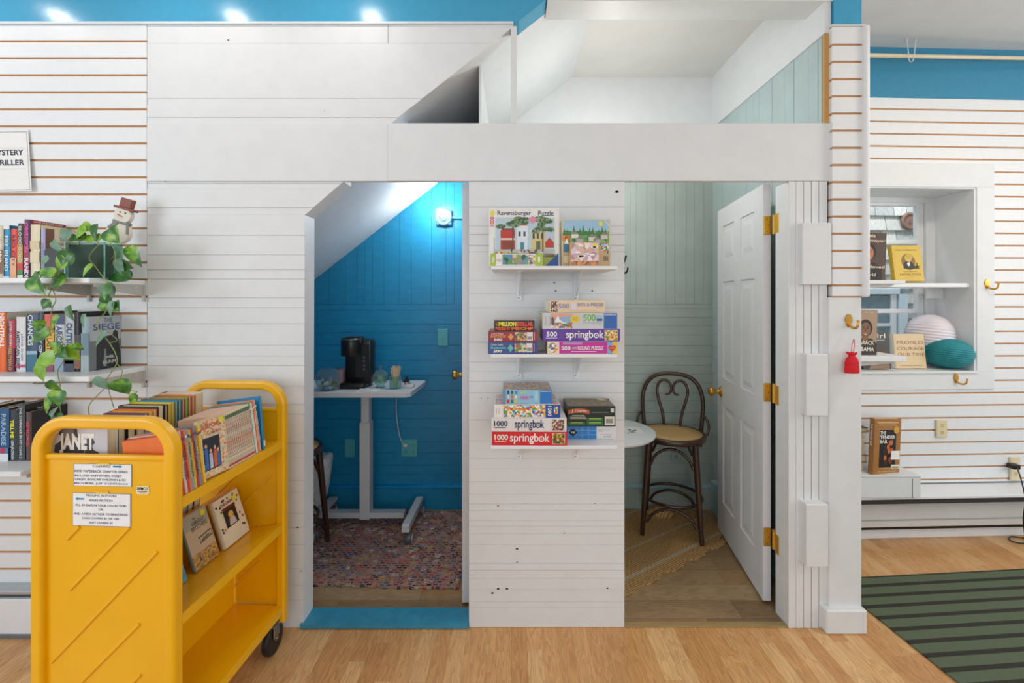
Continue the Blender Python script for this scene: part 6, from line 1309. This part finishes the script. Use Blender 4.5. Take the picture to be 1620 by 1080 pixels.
es.build('book_stand', None, 'clear plastic book stand under the yellow biography', 'stand')
zi = wz0i+.005
def profiles(mb, SF, CF, LF, TF):
    mb.rect(CF, 0, 0, 1, 1, mat('#dcc398', .4), .0003); b = mat('#8a5238', .5)
    mb.text(CF, 'PROFILES', .10, .70, .97, .80, b, .001, -.005); mb.text(CF, 'COURAGE', .08, .53, .97, .62, b, .001, -.005); mb.text(CF, 'OUR TIME', .09, .36, .97, .45, b, .001, -.005); mb.text(CF, 'CAROLINE KENNEDY', .13, .065, .9, .10, mat('#8a7a6a', .5), .001)
alc_book('cream book with brown serif capitals leaning on the window sill', 1418, 1466, 529, zi, .07, .03, '#dcc398', '#e6e0d4', profiles, 6)
def girl(mb, SF, CF, LF, TF):
    mb.rect(CF, 0, 0, 1, 1, mat('#25221f', .4), .0003); mb.text(CF, 'Girl', .3, .82, .88, .95, PRINTW, .001); mb.rect(CF, .05, .76, .85, .77, PRINTW, .001); mb.disc(CF, .5, .36, .45, .25, mat('#4a3a30', .5), .0006); mb.disc(CF, .62, .28, .3, .18, mat('#b58a6c', .5), .0008); mb.poly(CF, [(.2, 0), (.3, .14), (.95, .14), (.95, 0)], mat('#8a6f58', .5), .0008)
alc_book('black book with a white script title standing on the window sill', 1366, 1410, 525, zi, .05, .028, '#25221f', '#1d1b19', girl, 6)
def lantern(label, px, py, rpx, hpx, ly, m, name):
    lx, lz = AL(px, py, ly); p = AWp(lx, ly, lz); Yd = p.y; R = rpx/FPX*Yd; H = hpx/FPX*Yd
    if p.z-H < zi+.001: p.z = zi+H+.002
    r = thing('paper_lantern', label, 'lantern', (p.x, p.y, p.z-H), group='paper lanterns')
    vs = [(.028, -H*.985)]; n = 15
    for k in range(1, n*6):
        u = -1+2*k/(n*6); base = math.sqrt(max(0, 1-abs(u)**2.1)); rib = 1-.034*abs(math.sin(PI*k/6)); vs.append((max(.028, R*base*rib), H*u))
    vs.append((.028, H*.985))
    MB().lathe(vs, (0, 0, H), m, 40, Matrix.Rotation(math.radians(6), 4, 'Y')).build('shade', r)
    MB().tube([(.028*math.cos(2*PI*k/16), .028*math.sin(2*PI*k/16), 2*H-.004) for k in range(16)], .0012, STEEL, 6, True).build('top_ring', r)
lm, lt_, lb_ = newmat('white_paper'); lb_.inputs['Base Color'].default_value = lin('#e9e2ea'); lb_.inputs['Roughness'].default_value = .8; lb_.inputs['Subsurface Weight'].default_value = .15
nz = lt_.new('ShaderNodeTexNoise'); nz.inputs['Scale'].default_value = 90; bp = lt_.new('ShaderNodeBump'); bp.inputs['Strength'].default_value = .15; lt_.link(nz.outputs[0], bp.inputs['Height']); lt_.link(bp.outputs[0], lb_.inputs['Normal'])
lantern('round white paper lantern behind the teal one on the window sill', 1470, 530, 31.5, 33, .19, lm, 'w')
lantern('teal paper lantern lying on the window sill right of the cream book', 1499, 559, 32, 23.5, .085, mat('#1d8a94', .6, .1, .1, scale=60), 't')
# lower stack, white box, book
bx0, bx1 = sx(1330, 2.62), sx(1455.5, 2.62); zl = .327
bxo = MB().box(bx0, bx1, 2.615, 2.72, zl, sz(752, 2.615)-.009, WHITE, .002).box(bx0-.003, bx1+.003, 2.611, 2.755, sz(752, 2.615)-.0085, sz(752, 2.615), WHITE, .003)
bxo.box(sx(1443, 2.615), sx(1444, 2.615), 2.6145, 2.616, zl, sz(757, 2.615), GAP)
bxo.build('display_box', None, 'low white wooden box under the brown book in the alcove', 'box')
zt_ = sz(752, 2.615)+.0006
def tender(mb, SF, CF, LF, TF):
    mb.rect(CF, 0, 0, 1, 1, mat('#a8733a', .4), .0003); mb.rect(CF, .18, .1, .85, .82, mat('#c08a4a', .4), .0005); mb.rect(CF, .2, .12, .83, .80, mat('#1f1613', .4), .0007)
    r2 = random.Random(3)
    for k in range(12): mb.disc(CF, r2.uniform(.3, .8), r2.uniform(.2, .6), .06, .05, mat(r2.choice(['#7a2f1c', '#b5552c', '#40221a', '#c96f3a']), .5), .0009+.00005*k, 9)
    mb.text(CF, 'THE', .21, .72, .43, .78, PRINTW, .0016, .02); mb.text(CF, 'TENDER', .21, .64, .78, .70, PRINTW, .0016, .02); mb.text(CF, 'BAR', .21, .56, .49, .62, PRINTW, .0016, .02)
    mb.rect(CF, .1, .92, .9, .935, mat('#e0c08a', .4), .001); mb.rect(CF, .18, .88, .82, .89, mat('#e0c08a', .4), .001); mb.disc(CF, .82, .80, .1, .07, mat('#d9a53f', .4), .0018); mb.text(CF, 'J.R. MOEHRINGER', .18, .035, .88, .065, mat('#e6d2a4', .4), .001)
    F = Fr((.018, 0, 0), (1, 0, 0), (0, 0, 1))
    mb.rect(CF, .65, .26, .98, .42, PRINTW, .0018); mb.rect(CF, .66, .09, .98, .17, mat('#efe6c9', .4), .0019)
    for k in range(9): mb.rect(CF, .69+.03*k, .10, .705+.03*k, .14, INK, .0022)
    mb.text(Fr(SF.p(0, 1), SF.v*-1, SF.u), 'THE TENDER BAR', .1, .3, .5, .7, PRINTW, .0012)
x0, x1 = sx(1378, 2.63), sx(1424.5, 2.63); 
r = hardback('paperback_book', 'brown and black paperback standing on the low white box in the alcove', 'book', 'face-out books in the alcove', (x0, 2.655, zt_), (math.radians(-3), 0, math.radians(-78)), .030, sz(662, 2.63)-zt_, (x1-x0)*1.12, '#9a6a36', '#a8733a', tender, c=.0008)
Z = zt_
for i, (c, nm, hh) in enumerate([('#d6c8a8', 'cream', .05), ('#2a2522', 'black', .042), ('#cdbf9f', 'sand', .05), ('#e0d6bd', 'ivory', .055), ('#d9cdb0', 'pale tan', .03), ('#1f1c1a', 'dark', .026), ('#dccfa8', 'buff', .026)]):
    r = thing('stacked_book', '%s book lying in the stack behind the brown paperback, %s from the bottom' % (nm, ('lowest', 'second', 'third', 'fourth', 'fifth', 'sixth', 'topmost, seventh')[i]), 'book', (1.99, 2.69, Z), rng.uniform(-.05, .05), 'stacked books in the alcove')
    w = .105 if i in (1, 5) else .09; x = .01 if i == 5 else .0
    if i == 6: w = .075
    MB().box(-.1, w+x, -.003, .055, 0, .002, mat(c, .4)).box(-.1, w+x, -.003, .055, hh-.0025, hh-.0005, mat(c, .4)).box(-.1, -.098, -.003, .055, .002, hh-.0025, mat(c, .4)).build('cover', r)
    MB().box(-.097, w+x-.003, 0, .052, .0022, hh-.0027, PAGES).build('page_block', r); Z += hh
# outlets with a cord
def alc_outlet(label, x0, x1, y0, y1, double=True):
    a, zt = AL(x0, y0); b, zb = AL(x1, y1); w, h = b-a, zt-zb; M = AM @ Matrix.Translation(((a+b)/2, -.0045, zb)); r = thing('wall_outlet', label, 'outlet', M.translation, AR)
    CRM = mat('#e0d2ae', .4); MB().box(-w/2, w/2, -.008, .004, 0, h, CRM, .003).build('cover_plate', r); 
    for mb in sockets((.5,), (.3, .7), mat('#d9c89e', .4), mat('#4a3f2a', .8))(w, h): mb.build('socket', r)
    return M
alc_outlet('cream outlet on the slatted alcove wall right of the brown paperback', 1479, 1496, 663.5, 691)
M2 = alc_outlet('cream outlet with a black plug at the right picture edge of the alcove', 1595.5, 1611, 722, 759)
cdm = MB(); a, za = AL(1603, 737, -.03); pt = AWp(a, -.03, za); cdm.box(-.022, .022, -.025, .022, -.014, .014, BLACK, .004, Matrix.Translation(pt))
cp = [pt+Vector((.015, -.01, 0))]+[S(x, y, yy) for x, y, yy in ((1610, 742, 2.76), (1616, 760, 2.70), (1622, 790, 2.66), (1619, 820, 2.66), (1621, 843, 2.68))]+[Vector((*fl(1620, 852).xy, .006)), Vector((*fl(1600, 850).xy, .006)), Vector((*fl(1597, 855).xy, .006)), Vector((*fl(1610, 860).xy, .006)), Vector((*fl(1640, 862).xy, .006))]
cdm.tube(smooth_path(cp, 5), .0035, BLACK, 7); cdm.build('extension_cord', None, 'black power cord dropping from the right alcove outlet to the floor', 'cord')
# curtain pipe with a wire hanger under the ceiling
a = S(1372, 87.3, 2.70); b = S(1640, 92.6, 2.78)
pi_ = thing('ceiling_pipe', 'cream pipe hanging below the ceiling in the alcove', 'pipe', (a+b)/2)
MB().tube([a-(b-a)*.35, b+(b-a)*.75], .0115, mat('#e6d6b4', .4), 14).build('pipe', pi_, world=True)
Yh = 2.70; pw_ = [S(1449, 67, Yh+.01), S(1447, 80, Yh-.014), S(1445, 94, Yh-.016), S(1441, 98, Yh), S(1438, 95, Yh+.016), S(1437, 85, Yh+.016), S(1435, 74, Yh+.016)]
pw_[0].z = ZC-.001; pw_[-1].z = ZC-.001
MB().tube(smooth_path(pw_, 5), .0028, WHITE2, 7).build('wire_hanger', pi_, world=True)
# striped runner
gm, gt_, gb = newmat('striped_runner'); sp = gt_.new('ShaderNodeSeparateXYZ'); tc = gt_.new('ShaderNodeTexCoord'); gt_.link(tc.outputs['Object'], sp.inputs[0])
f = gt_.math('FRACT', gt_.math('DIVIDE', gt_.math('ADD', sp.outputs[1], 40*.0735+.012), .0735)); st_ = gt_.math('LESS_THAN', f, .32)
w1 = gt_.math('SINE', gt_.math('MULTIPLY', gt_.math('ADD', sp.outputs[0], gt_.math('MULTIPLY', sp.outputs[1], .9)), 900)); w2 = gt_.math('SINE', gt_.math('MULTIPLY', sp.outputs[1], 1100))
ww = gt_.math('ADD', gt_.math('MULTIPLY', w1, .5), .5)
ca = gt_.ramp(ww, [(.1, '#4c5a46'), (.9, '#6f7d62')]); cb = gt_.ramp(ww, [(.1, '#2c2b24'), (.9, '#3a372e')])
gt_.link(gt_.mix(st_, ca, cb), gb.inputs['Base Color']); gb.inputs['Roughness'].default_value = .95
bp = gt_.new('ShaderNodeBump'); bp.inputs['Strength'].default_value = .5; bp.inputs['Distance'].default_value = .002; gt_.link(gt_.math('ADD', w1, w2), bp.inputs['Height']); gt_.link(bp.outputs[0], gb.inputs['Normal'])
RA = math.radians(4.5)
ro = MB().box(0, 2.6, -2.6, 0, .0012, .007, gm, .0015).build('striped_rug', None, 'dark green and black striped runner on the oak floor right of the pillar', 'rug', loc=(1.658, 2.385, 0), rz=RA)
